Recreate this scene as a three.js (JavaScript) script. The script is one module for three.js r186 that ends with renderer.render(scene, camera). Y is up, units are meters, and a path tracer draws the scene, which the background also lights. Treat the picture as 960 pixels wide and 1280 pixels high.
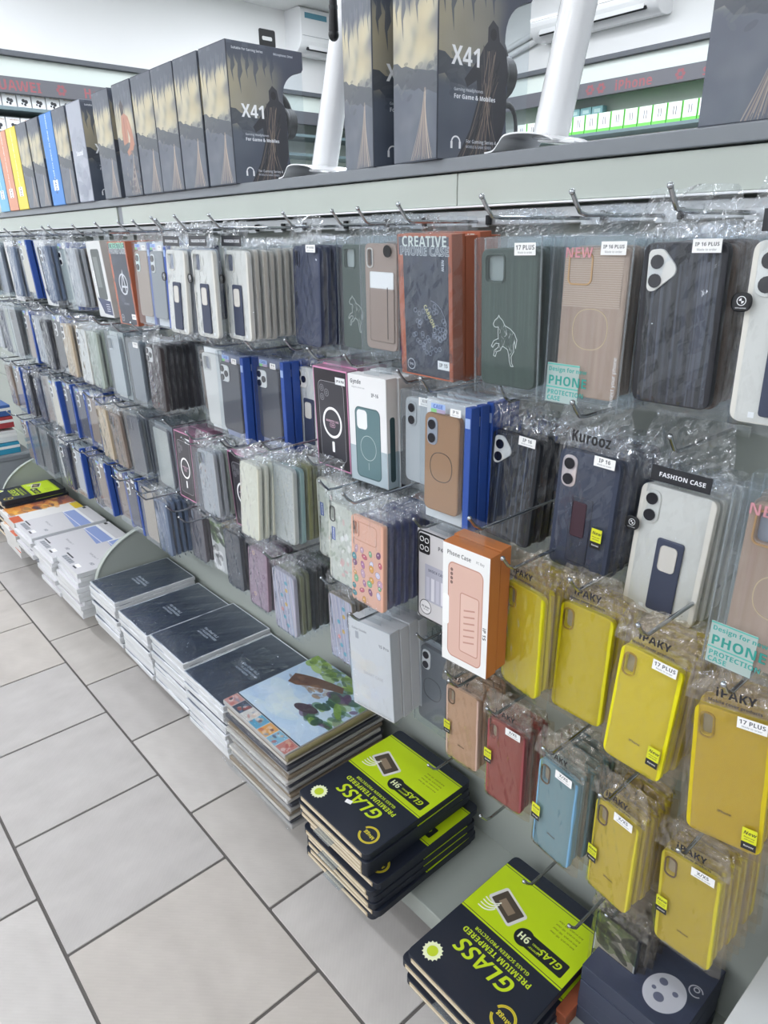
import * as THREE from 'three';
import { RoundedBoxGeometry } from 'three/addons/geometries/RoundedBoxGeometry.js';
import { ImprovedNoise } from 'three/addons/math/ImprovedNoise.js';
import { mergeGeometries } from 'three/addons/utils/BufferGeometryUtils.js';
import { RectAreaLightUniformsLib } from 'three/addons/lights/RectAreaLightUniformsLib.js';

// ---------------------------------------------------------------- camera, light, exposure
const scene = new THREE.Scene();
const CH = 1.246;                                   // camera height; heights below are given relative to it where marked "rel"
const camera = new THREE.PerspectiveCamera(72.49, 960 / 1280, 0.02, 60);
{
  const p = 0.3759, yw = 0.8529, r = -0.0149;
  const fw = new THREE.Vector3(-Math.sin(yw) * Math.cos(p), -Math.sin(p), -Math.cos(yw) * Math.cos(p));
  const rt = new THREE.Vector3(Math.cos(yw), 0, -Math.sin(yw)), up = new THREE.Vector3().crossVectors(rt, fw);
  const rt2 = rt.clone().multiplyScalar(Math.cos(r)).addScaledVector(up, Math.sin(r));
  const up2 = rt.clone().multiplyScalar(-Math.sin(r)).addScaledVector(up, Math.cos(r));
  camera.position.set(0, CH, 0);
  camera.quaternion.setFromRotationMatrix(new THREE.Matrix4().makeBasis(rt2, up2, fw.clone().negate()));
}
const renderer = new THREE.WebGLRenderer({ antialias: true });
renderer.toneMapping = THREE.LinearToneMapping;
renderer.toneMappingExposure = 0.89;
renderer.shadowMap.enabled = true;
RectAreaLightUniformsLib.init();
scene.background = new THREE.Color(0x000000);
const LAMP = { color: 0xf3f7ff, power: 21.0, glow: 9.0, y: 2.715, w: 1.2, d: 0.15 };
const LAMP_SPOTS = [[-4.3, 0.55], [-2.9, 0.55], [-1.5, 0.55], [1.5, 0.9], [-4.3, 1.9], [-2.9, 1.9], [-1.5, 1.9], [1.3, 2.2], [-3.7, -2.7], [-2.3, -2.7], [-0.9, -2.7], [0.5, -2.7], [1.8, -2.7], [-3.7, -1.75], [-2.3, -1.75], [-0.9, -1.75], [-4.0, -3.15], [-2.6, -3.5], [-1.2, -3.6], [-4.3, -0.9], [-0.1, 2.1], [-0.8, 2.85], [-2.4, 2.85]];  // unseen ceiling panels; some rear and aisle ones added to brighten walls and packs

// ---------------------------------------------------------------- helpers
let seed = 12345;
const rnd = () => { seed = (seed + 0x6d2b79f5) | 0; let t = Math.imul(seed ^ (seed >>> 15), 1 | seed); t = (t + Math.imul(t ^ (t >>> 7), 61 | t)) ^ t; return ((t ^ (t >>> 14)) >>> 0) / 4294967296; };
const rr = (a, b) => a + (b - a) * rnd();
const pick = (a) => a[Math.floor(rnd() * a.length) % a.length];
const noise = new ImprovedNoise();
const taken = {};
function numbered(n) { const k = taken[n] = (taken[n] ?? -1) + 1; return k ? `${n}_${String(k).padStart(3, '0')}` : n; }
function shade(o) { o.traverse((m) => { if (m.isMesh) { m.castShadow = true; m.receiveShadow = true; } }); return o; }
function thing(name, label, category, pos = [0, 0, 0], rot = [0, 0, 0], group) {
  const o = new THREE.Group(); o.name = numbered(name); scene.add(o);
  o.position.set(...pos); o.rotation.set(...rot); o.userData = { label, category }; if (group) o.userData.group = group;
  return o;
}
function part(parent, name, geo, mat, pos, rot, label) {
  const m = new THREE.Mesh(geo, mat); m.name = name; m.castShadow = m.receiveShadow = true;
  if (pos) m.position.set(...pos); if (rot) m.rotation.set(...rot); if (label) m.userData.label = label;
  parent.add(m); return m;
}
function struct(name, geo, mat, pos, label) {
  const m = new THREE.Mesh(geo, mat); m.name = name; m.castShadow = m.receiveShadow = true; if (pos) m.position.set(...pos);
  m.userData = { kind: 'structure', label, category: name.split('_')[0] }; scene.add(m); return m;
}
const cache = new Map();
const memo = (k, f) => { if (!cache.has(k)) cache.set(k, f()); return cache.get(k); };
const box = (w, h, d) => memo(`b${w.toFixed(4)},${h.toFixed(4)},${d.toFixed(4)}`, () => new THREE.BoxGeometry(w, h, d));
const rbox = (w, h, d, r = 0.001, s = 1) => memo(`r${w.toFixed(4)},${h.toFixed(4)},${d.toFixed(4)},${r},${s}`, () => new RoundedBoxGeometry(w, h, d, s, r));
const plane = (w, h) => memo(`p${w.toFixed(4)},${h.toFixed(4)}`, () => new THREE.PlaneGeometry(w, h));
const cyl = (r, h, s = 16, r2 = r) => memo(`c${r},${h},${s},${r2}`, () => new THREE.CylinderGeometry(r2, r, h, s));
function roundPath(P, x0, y0, x1, y1, r) {          // rounded rectangle path
  P.moveTo(x0 + r, y0); P.lineTo(x1 - r, y0); P.quadraticCurveTo(x1, y0, x1, y0 + r); P.lineTo(x1, y1 - r); P.quadraticCurveTo(x1, y1, x1 - r, y1);
  P.lineTo(x0 + r, y1); P.quadraticCurveTo(x0, y1, x0, y1 - r); P.lineTo(x0, y0 + r); P.quadraticCurveTo(x0, y0, x0 + r, y0); return P;
}
function rshape(w, h, r, holes = []) {              // origin at the top centre, going down
  const s = roundPath(new THREE.Shape(), -w / 2, -h, w / 2, 0, r);
  for (const [hx, hy, hw, hh, hr] of holes) s.holes.push(roundPath(new THREE.Path(), hx - hw / 2, hy - hh / 2, hx + hw / 2, hy + hh / 2, hr));
  return s;
}
const slab = (w, h, t, r, holes = [], bev = 0.0012) => memo(`s${w},${h},${t},${r},${JSON.stringify(holes)},${bev}`, () => {
  const g = new THREE.ExtrudeGeometry(rshape(w - 2 * bev, h - 2 * bev, Math.max(r - bev, 0.0005), holes.map(([x, y, a, b, c]) => [x, y + bev, a, b, c])), { depth: t - 2 * bev, bevelEnabled: true, bevelThickness: bev, bevelSize: bev, bevelSegments: 2, curveSegments: 5 });
  g.translate(0, -bev, -t + bev); return g;         // front face at z = 0
});
const sheet = (w, h, r, holes = []) => memo(`f${w},${h},${r},${JSON.stringify(holes)}`, () => {
  const g = new THREE.ShapeGeometry(rshape(w, h, r, holes), 5), p = g.attributes.position, uv = g.attributes.uv;
  for (let i = 0; i < p.count; i++) uv.setXY(i, p.getX(i) / w + 0.5, p.getY(i) / h + 1);
  return g;
});
// a flat print: width x height plane; kept just proud of its surface
const canvas = (w, h, f) => { const c = document.createElement('canvas'); c.width = w; c.height = h; const g = c.getContext('2d'); f(g, w, h); return c; };
function tex(w, h, f, repeat) {
  const t = new THREE.CanvasTexture(canvas(w, h, f)); t.colorSpace = THREE.SRGBColorSpace; t.anisotropy = 8;
  if (repeat) { t.wrapS = t.wrapT = THREE.RepeatWrapping; t.repeat.set(...repeat); }
  return t;
}
const std = (o) => new THREE.MeshStandardMaterial({ roughness: 0.6, ...o });
const phy = (o) => new THREE.MeshPhysicalMaterial({ roughness: 0.5, ...o });
const col = (c, rough = 0.55, o = {}) => memo(`m${c},${rough},${JSON.stringify(o)}`, () => std({ color: c, roughness: rough, ...o }));
const text = (g, s, x, y, font, fill, align = 'left', ang = 0) => { g.save(); g.translate(x, y); g.rotate(ang); g.font = font; g.fillStyle = fill; g.textAlign = align; g.textBaseline = 'middle'; g.fillText(s, 0, 0); g.restore(); };
const rrp = (g, x, y, w, h, r) => { g.beginPath(); g.roundRect(x, y, w, h, r); };
function blobs(g, n, x0, y0, x1, y1, cols, s0, s1, a = 0.35, stretch = 2) {
  for (let i = 0; i < n; i++) { g.globalAlpha = a * rr(0.4, 1); g.fillStyle = pick(cols); g.beginPath(); g.ellipse(rr(x0, x1), rr(y0, y1), rr(s0, s1) * stretch, rr(s0, s1), rr(-0.8, 0.8), 0, 7); g.fill(); }
  g.globalAlpha = 1;
}

// ---------------------------------------------------------------- surface textures
function dataTex(n, f, srgb, rep) {
  const d = new Uint8Array(n * n * 4);
  for (let y = 0; y < n; y++) for (let x = 0; x < n; x++) { const v = f(x / n, y / n); const o = (y * n + x) * 4; for (let k = 0; k < 3; k++) d[o + k] = Math.max(0, Math.min(255, Array.isArray(v) ? v[k] : v)); d[o + 3] = 255; }
  const t = new THREE.DataTexture(d, n, n); t.magFilter = THREE.LinearFilter; t.minFilter = THREE.LinearMipmapLinearFilter; t.wrapS = t.wrapT = THREE.RepeatWrapping; t.generateMipmaps = true;
  if (srgb) t.colorSpace = THREE.SRGBColorSpace; if (rep) t.repeat.set(...rep); t.needsUpdate = true; return t;
}
const per = (x, y, f, s) => {                       // periodic noise on the unit square
  const a = 2 * Math.PI; return noise.noise(Math.cos(a * x) * f, Math.sin(a * x) * f + s, Math.cos(a * y) * f) * 0.7 + noise.noise(Math.sin(a * y) * f, Math.cos(a * x) * f, s + Math.sin(a * x) * f) * 0.7;
};
const FOLDS = [[2, 1, 0.1], [1, -3, 0.6], [-4, 3, 0.35], [5, 2, 0.8], [3, -7, 0.2], [8, 5, 0.5], [-6, 9, 0.9], [11, -4, 0.15]];
const crinkle = (() => {                            // film creases: straight folds in many directions, slightly bent
  const n = 512, d = new Float32Array(n * n * 4);
  for (let j = 0; j < n; j++) for (let i = 0; i < n; i++) {
    const x = i / n, y = j / n, bx = x + 0.035 * per(x, y, 0.7, 3), by = y + 0.035 * per(x, y, 0.7, 8); let v = 0;
    for (const [a, b, p] of FOLDS) { const t = ((bx * a + by * b + p) % 1 + 1) % 1; v += Math.abs(2 * t - 1) / Math.hypot(a, b); }
    const o = (j * n + i) * 4; d[o] = d[o + 1] = d[o + 2] = Math.min(1, v * 0.62); d[o + 3] = 1;
  }
  const t = new THREE.DataTexture(d, n, n, THREE.RGBAFormat, THREE.FloatType); t.magFilter = t.minFilter = THREE.LinearFilter; t.wrapS = t.wrapT = THREE.RepeatWrapping; t.needsUpdate = true; return t;
})();
const tileTone = dataTex(256, (x, y) => { const v = per(x, y, 1.2, 3) * 7 + per(x, y, 3.5, 9) * 5 + (((x * 7919.3 + y * 6151.7) * 43.1) % 1) * 5; return [191 + v, 186 + v, 181 + v]; }, true);
const tileRough = dataTex(128, (x, y) => 118 + per(x, y, 2, 5) * 40);
const plaster = dataTex(128, (x, y) => 128 + per(x, y, 3, 2) * 60);

// ---------------------------------------------------------------- materials
const M = {
  wall: std({ color: 0xf3f4f3, roughness: 0.9, bumpMap: plaster, bumpScale: 0.001 }),
  ceiling: std({ color: 0xf4f5f4, roughness: 0.95 }),
  grout: std({ color: 0x625e5b, roughness: 0.95 }),
  panel: std({ color: 0xa9afa8, roughness: 0.5 }),          // grey-green laminate
  header: std({ color: 0xb9c0b8, roughness: 0.42 }),
  shelfEdge: std({ color: 0x7f8489, roughness: 0.35 }),
  dark: std({ color: 0x2a2d30, roughness: 0.6 }),
  chrome: std({ color: 0xb9bdc2, roughness: 0.18, metalness: 1 }),
  steel: std({ color: 0xc9ccce, roughness: 0.35, metalness: 0.6 }),
  black: std({ color: 0x16171a, roughness: 0.45 }),
  white: std({ color: 0xeceded, roughness: 0.5 }),
  gloss: phy({ color: 0xf2f3f4, roughness: 0.25, clearcoat: 0.6 }),
  bag: phy({ color: 0xf6f9fc, transmission: 0.985, roughness: 0.08, thickness: 0, ior: 1.5, bumpMap: crinkle, bumpScale: 0.009 }),
  bagOld: phy({ color: 0xece4d6, transmission: 0.955, roughness: 0.1, thickness: 0, ior: 1.5, bumpMap: crinkle, bumpScale: 0.007 }),
  head: phy({ color: 0xf6f9fc, transmission: 0.94, roughness: 0.1, thickness: 0, ior: 1.9, bumpMap: crinkle, bumpScale: 0.018 }),
  headOld: phy({ color: 0xe9e2d6, transmission: 0.9, roughness: 0.12, thickness: 0, ior: 1.75, bumpMap: crinkle, bumpScale: 0.014 }),
  clear: phy({ color: 0xf6f9fb, transmission: 0.975, roughness: 0.05, thickness: 0, ior: 1.45 }),
  frost: phy({ color: 0xe8edf0, transmission: 0.9, roughness: 0.2, thickness: 0, ior: 1.5 }),
  wrap: phy({ color: 0xf4f8fb, transmission: 0.98, roughness: 0.07, thickness: 0, ior: 1.5, bumpMap: crinkle, bumpScale: 0.005 }),
  kraft: std({ color: 0xb9a88c, roughness: 0.85 }),
  lens: phy({ color: 0x1c1d26, roughness: 0.12, clearcoat: 1 }),
  sticker: std({ color: 0xf4f4f2, roughness: 0.55 }),
};
const printMat = (t, o = {}) => phy({ map: t, roughness: 0.4, clearcoat: 0.25, ...o });
const alphaMat = (t, o = {}) => std({ map: t, transparent: true, roughness: 0.5, ...o });

// ---------------------------------------------------------------- the room
const RX0 = -5.12, RX1 = 2.6, RZ0 = -4.62, RZ1 = 3.2, RH = 2.815;
const floorBase = new THREE.Group(); floorBase.name = 'floor'; floorBase.userData = { kind: 'structure', label: 'pale grey square tiled floor with dark grout', category: 'floor' }; scene.add(floorBase);
part(floorBase, 'grout_bed', box(RX1 - RX0 + 0.4, 0.1, RZ1 - RZ0 + 0.4), M.grout, [(RX0 + RX1) / 2, -0.0525, (RZ0 + RZ1) / 2]);
{
  const T = 0.337, gap = 0.006, tg = new THREE.BoxGeometry(T - gap, 0.01, T - gap), chip = new THREE.ExtrudeGeometry(roundPath(new THREE.Shape(), -(T - gap) / 2 + 0.001, -(T - gap) / 2 + 0.001, (T - gap) / 2 - 0.001, (T - gap) / 2 - 0.001, 0.0012), { depth: 0.008, bevelEnabled: true, bevelThickness: 0.001, bevelSize: 0.001, bevelSegments: 1, curveSegments: 1 });
  chip.rotateX(-Math.PI / 2); chip.translate(0, -0.009, 0);
  const uv = chip.attributes.uv, ps = chip.attributes.position; for (let i = 0; i < uv.count; i++) uv.setXY(i, ps.getX(i) * 1.6 + 0.5, ps.getZ(i) * 1.6 + 0.5);
  const tones = [0xffffff, 0xf7f6f4, 0xf2f2f3, 0xfbf8f4].map((c, i) => { const m = tileTone.clone(); m.offset.set(i * 0.31, i * 0.17); m.needsUpdate = true; return std({ color: c, map: m, roughnessMap: tileRough, roughness: 1, bumpMap: plaster, bumpScale: 0.0004 }); });
  const zL1 = -0.4813;
  for (let j = -2; j < 6; j++) {                    // strips along the wall, every second one shifted
    const z = zL1 + (j + 0.5) * T, ph = j % 2 === 0 ? 0.26 : 0.094;
    for (let i = -14; i < 4; i++) { const t = part(floorBase, 'tile', chip, pick(tones), [ph + (i + 0.5) * T, 0, z], [0, Math.floor(rnd() * 4) * Math.PI / 2, 0]); }
  }
}
const TH = 0.12;
struct('ceiling', box(RX1 - RX0 + 0.4, TH, RZ1 - RZ0 + 0.4), M.ceiling, [(RX0 + RX1) / 2, RH + TH / 2, (RZ0 + RZ1) / 2], 'plain white shop ceiling');
struct('wall_left', box(TH, RH, RZ1 - RZ0), M.wall, [RX0 - TH / 2, RH / 2, (RZ0 + RZ1) / 2], 'white wall above the cabinet with red lettering');
struct('wall_right', box(TH, RH, RZ1 - RZ0), M.wall, [RX1 + TH / 2, RH / 2, (RZ0 + RZ1) / 2], 'plain white wall at the far end of the aisle');
struct('wall_back', box(RX1 - RX0 + 2 * TH, RH, TH), M.wall, [(RX0 + RX1) / 2, RH / 2, RZ0 - TH / 2], 'white wall behind the green cable boxes');
struct('wall_front', box(RX1 - RX0 + 2 * TH, RH, TH), M.wall, [(RX0 + RX1) / 2, RH / 2, RZ1 + TH / 2], 'plain white wall across the aisle');
LAMP_SPOTS.forEach(([x, z]) => {
  const t = thing('ceiling_light', 'white rectangular ceiling light panel', 'light', [x, RH, z], [0, 0, 0], 'ceiling light panels');
  part(t, 'frame', rbox(LAMP.w + 0.04, 0.02, LAMP.d + 0.04, 0.003), M.white, [0, -0.0105, 0]);
  part(t, 'diffuser', box(LAMP.w, 0.004, LAMP.d), std({ color: 0xffffff, emissive: LAMP.color, emissiveIntensity: LAMP.glow }), [0, -0.0225, 0]);
  const l = new THREE.RectAreaLight(LAMP.color, LAMP.power, LAMP.w, LAMP.d); l.position.set(0, -0.03, 0); l.rotation.x = -Math.PI / 2; t.add(l);
});

// ---------------------------------------------------------------- the gondola
const ZB = -0.872, ZH = -0.83, ZS = -0.824, TRAY = CH - 1.15, SHELF = CH + 0.105;     // back panel, header, shelf front, tray top, shelf top
const GX0 = -4.3, GX1 = 0.45;
const gon = thing('display_gondola', 'long grey-green shop gondola with hook wall, top shelf and low tray', 'display shelf', [0, 0, 0]);
part(gon, 'back_panel', box(GX1 - GX0, 1.25, 0.02), M.panel, [(GX0 + GX1) / 2, 0.03 + 0.625, ZB - 0.01]);
part(gon, 'rear_panel', box(GX1 - GX0, 1.25, 0.02), M.panel, [(GX0 + GX1) / 2, 0.03 + 0.625, -1.12]);
part(gon, 'top_shelf', rbox(GX1 - GX0, 0.019, 0.345, 0.002), M.shelfEdge, [(GX0 + GX1) / 2, SHELF - 0.0095, ZS - 0.1725]);
part(gon, 'shelf_core', box(GX1 - GX0, 0.1, 0.22), M.panel, [(GX0 + GX1) / 2, SHELF - 0.075, -0.995]);
for (const [a, b] of [[GX0, -2.045], [-2.01, -0.776], [-0.7755, GX1]]) part(gon, 'header_panel', rbox(b - a - 0.001, 0.0435, 0.014, 0.001), M.header, [(a + b) / 2, CH + 0.0405 + 0.02175, ZH - 0.007]);
part(gon, 'post', rbox(0.03, 0.045, 0.012, 0.002), M.shelfEdge, [-2.0275, CH + 0.0625, ZH - 0.009]);
part(gon, 'rail_lip', rbox(GX1 - GX0, 0.003, 0.02, 0.001), M.gloss, [(GX0 + GX1) / 2, CH + 0.0385, ZH - 0.004]);
part(gon, 'hook_rail', rbox(GX1 - GX0, 0.022, 0.012, 0.002), M.steel, [(GX0 + GX1) / 2, CH + 0.0235, ZH - 0.022]);
for (const y of [-0.19, -0.41, -0.63, -0.9]) part(gon, 'hook_rail', rbox(GX1 - GX0, 0.018, 0.01, 0.002), M.panel, [(GX0 + GX1) / 2, CH + y + 0.02, ZB + 0.005]);
part(gon, 'tray', rbox(GX1 - GX0, 0.045, 0.24, 0.003), M.panel, [(GX0 + GX1) / 2, TRAY - 0.0225, -0.661 - 0.12]);
part(gon, 'kick_board', box(GX1 - GX0, 0.055, 0.02), M.panel, [(GX0 + GX1) / 2, 0.0275, -0.85]);
for (const x of [-2.121, -3.2]) {                    // rounded dividers standing on the tray
  const s = new THREE.Shape(); s.moveTo(0, 0); s.lineTo(0.25, 0); s.lineTo(0.25, 0.28); s.lineTo(0.22, 0.28); s.bezierCurveTo(0.1, 0.275, 0.0, 0.2, 0, 0.1); s.lineTo(0, 0);
  const g = new THREE.ExtrudeGeometry(s, { depth: 0.016, bevelEnabled: true, bevelThickness: 0.002, bevelSize: 0.002, bevelSegments: 1, curveSegments: 14 }); g.rotateY(Math.PI / 2); g.translate(-0.008, 0, 0);
  const d = part(gon, 'divider', g, M.panel, [x, TRAY, -0.618]);
  const rim = new THREE.CurvePath(), cv = new THREE.CubicBezierCurve3(new THREE.Vector3(0.011, 0.1, 0.003), new THREE.Vector3(0.011, 0.2, 0.003), new THREE.Vector3(0.011, 0.277, -0.1), new THREE.Vector3(0.011, 0.283, -0.22));
  part(d, 'edge_trim', new THREE.TubeGeometry(cv, 20, 0.0035, 6), M.header);
}

// ---------------------------------------------------------------- hooks
const hookGeo = (len) => memo(`hook${len.toFixed(2)}`, () => {
  const L = +len.toFixed(2), pts = [[0, 0, 0], [0, 0, L * 0.5], [0, 0, L - 0.006], [0, 0.004, L], [0, 0.021, L + 0.014]].map((p) => new THREE.Vector3(...p)), P = new THREE.CurvePath();
  for (let i = 0; i < pts.length - 1; i++) P.add(new THREE.LineCurve3(pts[i], pts[i + 1]));
  const g = [new THREE.TubeGeometry(P, 16, 0.0024, 6), new THREE.SphereGeometry(0.0032, 8, 6).translate(0, 0.021, L + 0.014)];
  return mergeGeometries(g);
});
function hook(x, yrel, zTip, top, label, group) {
  const z0 = top ? ZH - 0.016 : ZB + 0.01, len = Math.max(0.06, zTip - z0);
  const t = thing('display_hook', label, 'hook', [x, CH + yrel, z0], [0, 0, 0], group);
  part(t, 'wire', hookGeo(len), M.chrome);
  part(t, 'bracket', rbox(0.03, 0.014, 0.006, 0.001), top ? M.steel : M.panel, [0.004, -0.001, 0.0036]);
  if (top) part(t, 'clip', rbox(0.006, 0.013, 0.008, 0.001), M.black, [0.02, 0.002, 0.0045]);
  return t;
}

// ---------------------------------------------------------------- prints (flat artwork on packaging)
const B = 'bold ', SS = 'px sans-serif';
function fantasy(g, w, h, side) {                   // generic painted sky, hanging rock tongues, a dark ridge and folds of cloth
  const u = w / 256, W = side ? w : w * 0.62, poly = (c, p, a = 1) => { g.globalAlpha = a; g.fillStyle = c; g.beginPath(); for (let i = 0; i < p.length; i += 2) g.lineTo(p[i] * W, p[i + 1] * h); g.closePath(); g.fill(); g.globalAlpha = 1; };
  g.fillStyle = '#59606c'; g.fillRect(0, 0, w, h);
  g.filter = `blur(${Math.round(10 * u)}px)`;
  blobs(g, 40, 0, 0, w, h * 0.2, ['#474e5b', '#535a67', '#5f6672'], w * 0.1, w * 0.2, 0.6, 1.4);
  blobs(g, 60, -W * 0.1, h * 0.2, W * 0.95, h * 0.52, ['#c6b993', '#d5caa8', '#b5aa8b', '#a39d8a', '#cdc4a6'], w * 0.08, w * 0.17, 0.5, 1.5);
  blobs(g, 50, 0, h * 0.62, w, h, ['#515966', '#5e6571', '#6d737c', '#464d59'], w * 0.08, w * 0.2, 0.5, 1.4);
  g.filter = 'none';
  for (const [x, y, l, b] of [[0.08, 0.02, 0.26, 0.1], [0.22, 0, 0.36, 0.11], [0.38, 0.03, 0.22, 0.09], [0.55, 0, 0.3, 0.12], [0.75, 0.02, 0.2, 0.1], [0.9, 0, 0.26, 0.1]]) { poly('#4a515d', [x - b, y, x + b, y, x + b * 0.5, y + l * 0.35, x + b * 0.7, y + l * 0.55, x + b * 0.15, y + l * 0.7, x + b * 0.2, y + l, x - b * 0.25, y + l * 0.66, x - b * 0.15, y + l * 0.42, x - b * 0.6, y + l * 0.3], 0.72); poly('#7d7f80', [x - b * 0.2, y + l * 0.3, x, y + l * 0.34, x - b * 0.05, y + l * 0.72], 0.5); }
  const ridge = []; for (let k = 0; k <= 10; k++) ridge.push(k / 10, 0.46 + 0.01 * k + 0.02 * noise.noise(k * 1.3, 4.1, 1)); for (let k = 10; k >= 0; k--) ridge.push(k / 10, 0.57 + 0.01 * k + 0.035 * noise.noise(k * 1.1, 9.7, 3));
  poly('#474d55', ridge, 0.9);
  blobs(g, 26, 0, h * 0.46, W, h * 0.66, ['#3d434b', '#565c62', '#6a6e70'], w * 0.012, w * 0.04, 0.5, 2.2);
  for (let i = 0; i < 60; i++) { const t = i / 60; g.globalAlpha = 0.55; g.strokeStyle = pick(['#b8a48f', '#97877c', '#77706f', '#cbb79f', '#5f5d66']); g.lineWidth = rr(1, 3.4) * u; const x0 = w * (side ? 0.74 : 0.6), xe = w * ((side ? 0.42 : 0.2) + t * (side ? 0.5 : 0.42)); g.beginPath(); g.moveTo(x0 + rr(-3, 3) * u, h * rr(0.62, 0.68)); g.quadraticCurveTo(x0 - w * 0.1 * (1 - t), h * 0.8, xe, h * rr(0.97, 1.02)); g.stroke(); }
  g.globalAlpha = 1;
}
const TX = {};
TX.xSide = tex(256, 576, (g, w, h) => fantasy(g, w, h, true));
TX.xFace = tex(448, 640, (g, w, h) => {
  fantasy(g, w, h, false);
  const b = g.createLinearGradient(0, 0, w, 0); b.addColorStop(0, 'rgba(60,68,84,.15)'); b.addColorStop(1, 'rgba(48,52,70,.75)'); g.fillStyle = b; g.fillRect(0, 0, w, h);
  const fig = [0.56, 0.27, 0.62, 0.3, 0.64, 0.37, 0.74, 0.42, 0.78, 0.52, 0.73, 0.6, 0.76, 0.72, 0.7, 0.86, 0.74, 1, 0.2, 1, 0.34, 0.84, 0.42, 0.68, 0.4, 0.58, 0.3, 0.62, 0.27, 0.58, 0.42, 0.47, 0.47, 0.41, 0.51, 0.38, 0.51, 0.31];
  g.fillStyle = '#26272f'; g.globalAlpha = 0.92; g.beginPath(); for (let i = 0; i < fig.length; i += 2) g.lineTo(fig[i] * w, fig[i + 1] * h); g.fill(); g.globalAlpha = 1;
  for (let i = 0; i < 46; i++) { g.strokeStyle = pick(['#5d5350', '#7b695e', '#3d3a42', '#94806f', '#17181d']); g.globalAlpha = 0.65; g.lineWidth = rr(1, 5); g.beginPath(); g.moveTo(w * rr(0.45, 0.66), h * rr(0.4, 0.62)); g.quadraticCurveTo(w * rr(0.42, 0.56), h * 0.75, w * rr(0.2, 0.7), h); g.stroke(); } g.globalAlpha = 1;
  g.fillStyle = '#15161b'; g.beginPath(); g.ellipse(w * 0.57, h * 0.34, w * 0.035, h * 0.03, 0, 0, 7); g.fill();
  text(g, 'X41', w * 0.13, h * 0.47, B + 84 + SS, '#f2f3f5');
  text(g, 'Gaming Headphones', w * 0.16, h * 0.635, 15 + SS, '#d9dde4'); text(g, 'For Game & Mobiles', w * 0.16, h * 0.67, B + 21 + SS, '#e8ebf0');
  text(g, 'For Gaming Series 4', w * 0.3, h * 0.9, 17 + SS, '#dfe3ea'); text(g, 'MOBILE & GAME SERIES', w * 0.3, h * 0.93, 12 + SS, '#c9ced8');
  g.strokeStyle = '#f2f3f5'; g.lineWidth = 6; g.beginPath(); g.arc(w * 0.19, h * 0.91, 20, Math.PI, 0); g.stroke(); g.fillStyle = '#f2f3f5'; g.fillRect(w * 0.19 - 25, h * 0.905, 10, 24); g.fillRect(w * 0.19 + 15, h * 0.905, 10, 24);
  text(g, 'Suitable For Gaming Series', w * 0.06, h * 0.045, 15 + SS, '#eef0f4'); text(g, '\u2668 Microphone: Omni', w * 0.58, h * 0.045, 14 + SS, '#dfe3ea');
});
TX.figure = tex(256, 576, (g, w, h) => { fantasy(g, w, h, true); const P = (c, al, ...p) => { g.globalAlpha = al; g.fillStyle = c; g.beginPath(); for (let i = 0; i < p.length; i += 2) g.lineTo(p[i] * w, p[i + 1] * h); g.closePath(); g.fill(); g.globalAlpha = 1; };
  P('#3a2f33', 0.95, 0.3, 0.18, 0.42, 0.14, 0.52, 0.2, 0.5, 0.27, 0.36, 0.28); g.filter = 'blur(2px)'; P('#b07a62', 1, 0.34, 0.28, 0.5, 0.26, 0.7, 0.3, 0.84, 0.42, 0.9, 0.55, 0.72, 0.62, 0.5, 0.64, 0.44, 0.6, 0.62, 0.56, 0.7, 0.48, 0.6, 0.4, 0.6, 0.52, 0.32, 0.54, 0.28, 0.42); P('#8f5f4e', 0.6, 0.44, 0.3, 0.48, 0.3, 0.47, 0.5, 0.43, 0.52); P('#c8957a', 0.5, 0.62, 0.32, 0.7, 0.34, 0.76, 0.44, 0.68, 0.42); g.filter = 'none'; blobs(g, 40, w * 0.3, h * 0.56, w, h, ['#2c2a33', '#54505a', '#70605c', '#8a8078'], 6, 18, 0.6, 1); });
TX.greyBox = tex(128, 288, (g, w, h) => { g.fillStyle = '#a4a9b5'; g.fillRect(0, 0, w, h); blobs(g, 30, 0, h * 0.3, w, h, ['#8d94a3', '#6c7383', '#b4b8c2'], 10, 30, 0.35, 2); text(g, 'Sound', w / 2, h * 0.5, B + 20 + SS, '#e8eaef', 'center'); });
const spineTex = (c, c2, s) => tex(96, 256, (g, w, h) => { g.fillStyle = c; g.fillRect(0, 0, w, h); g.fillStyle = '#f4f4f4'; g.fillRect(w * 0.3, h * 0.72, w * 0.4, h * 0.12); text(g, s, w * 0.5, h * 0.78, B + 17 + SS, c2, 'center', -Math.PI / 2); text(g, 'Headset design for mobile and game', w * 0.5, h * 0.36, 11 + SS, '#ffffff', 'center', Math.PI / 2); });
TX.blueSpine = spineTex('#2f83d3', '#1b4f91', 'EVIKO'); TX.yellowSpine = spineTex('#f0d52a', '#6b5a10', 'H41'); TX.skySpine = spineTex('#6bb7e4', '#26588a', 'H41'); TX.orangeSpine = spineTex('#d9916f', '#7a3b23', 'H41');
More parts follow.
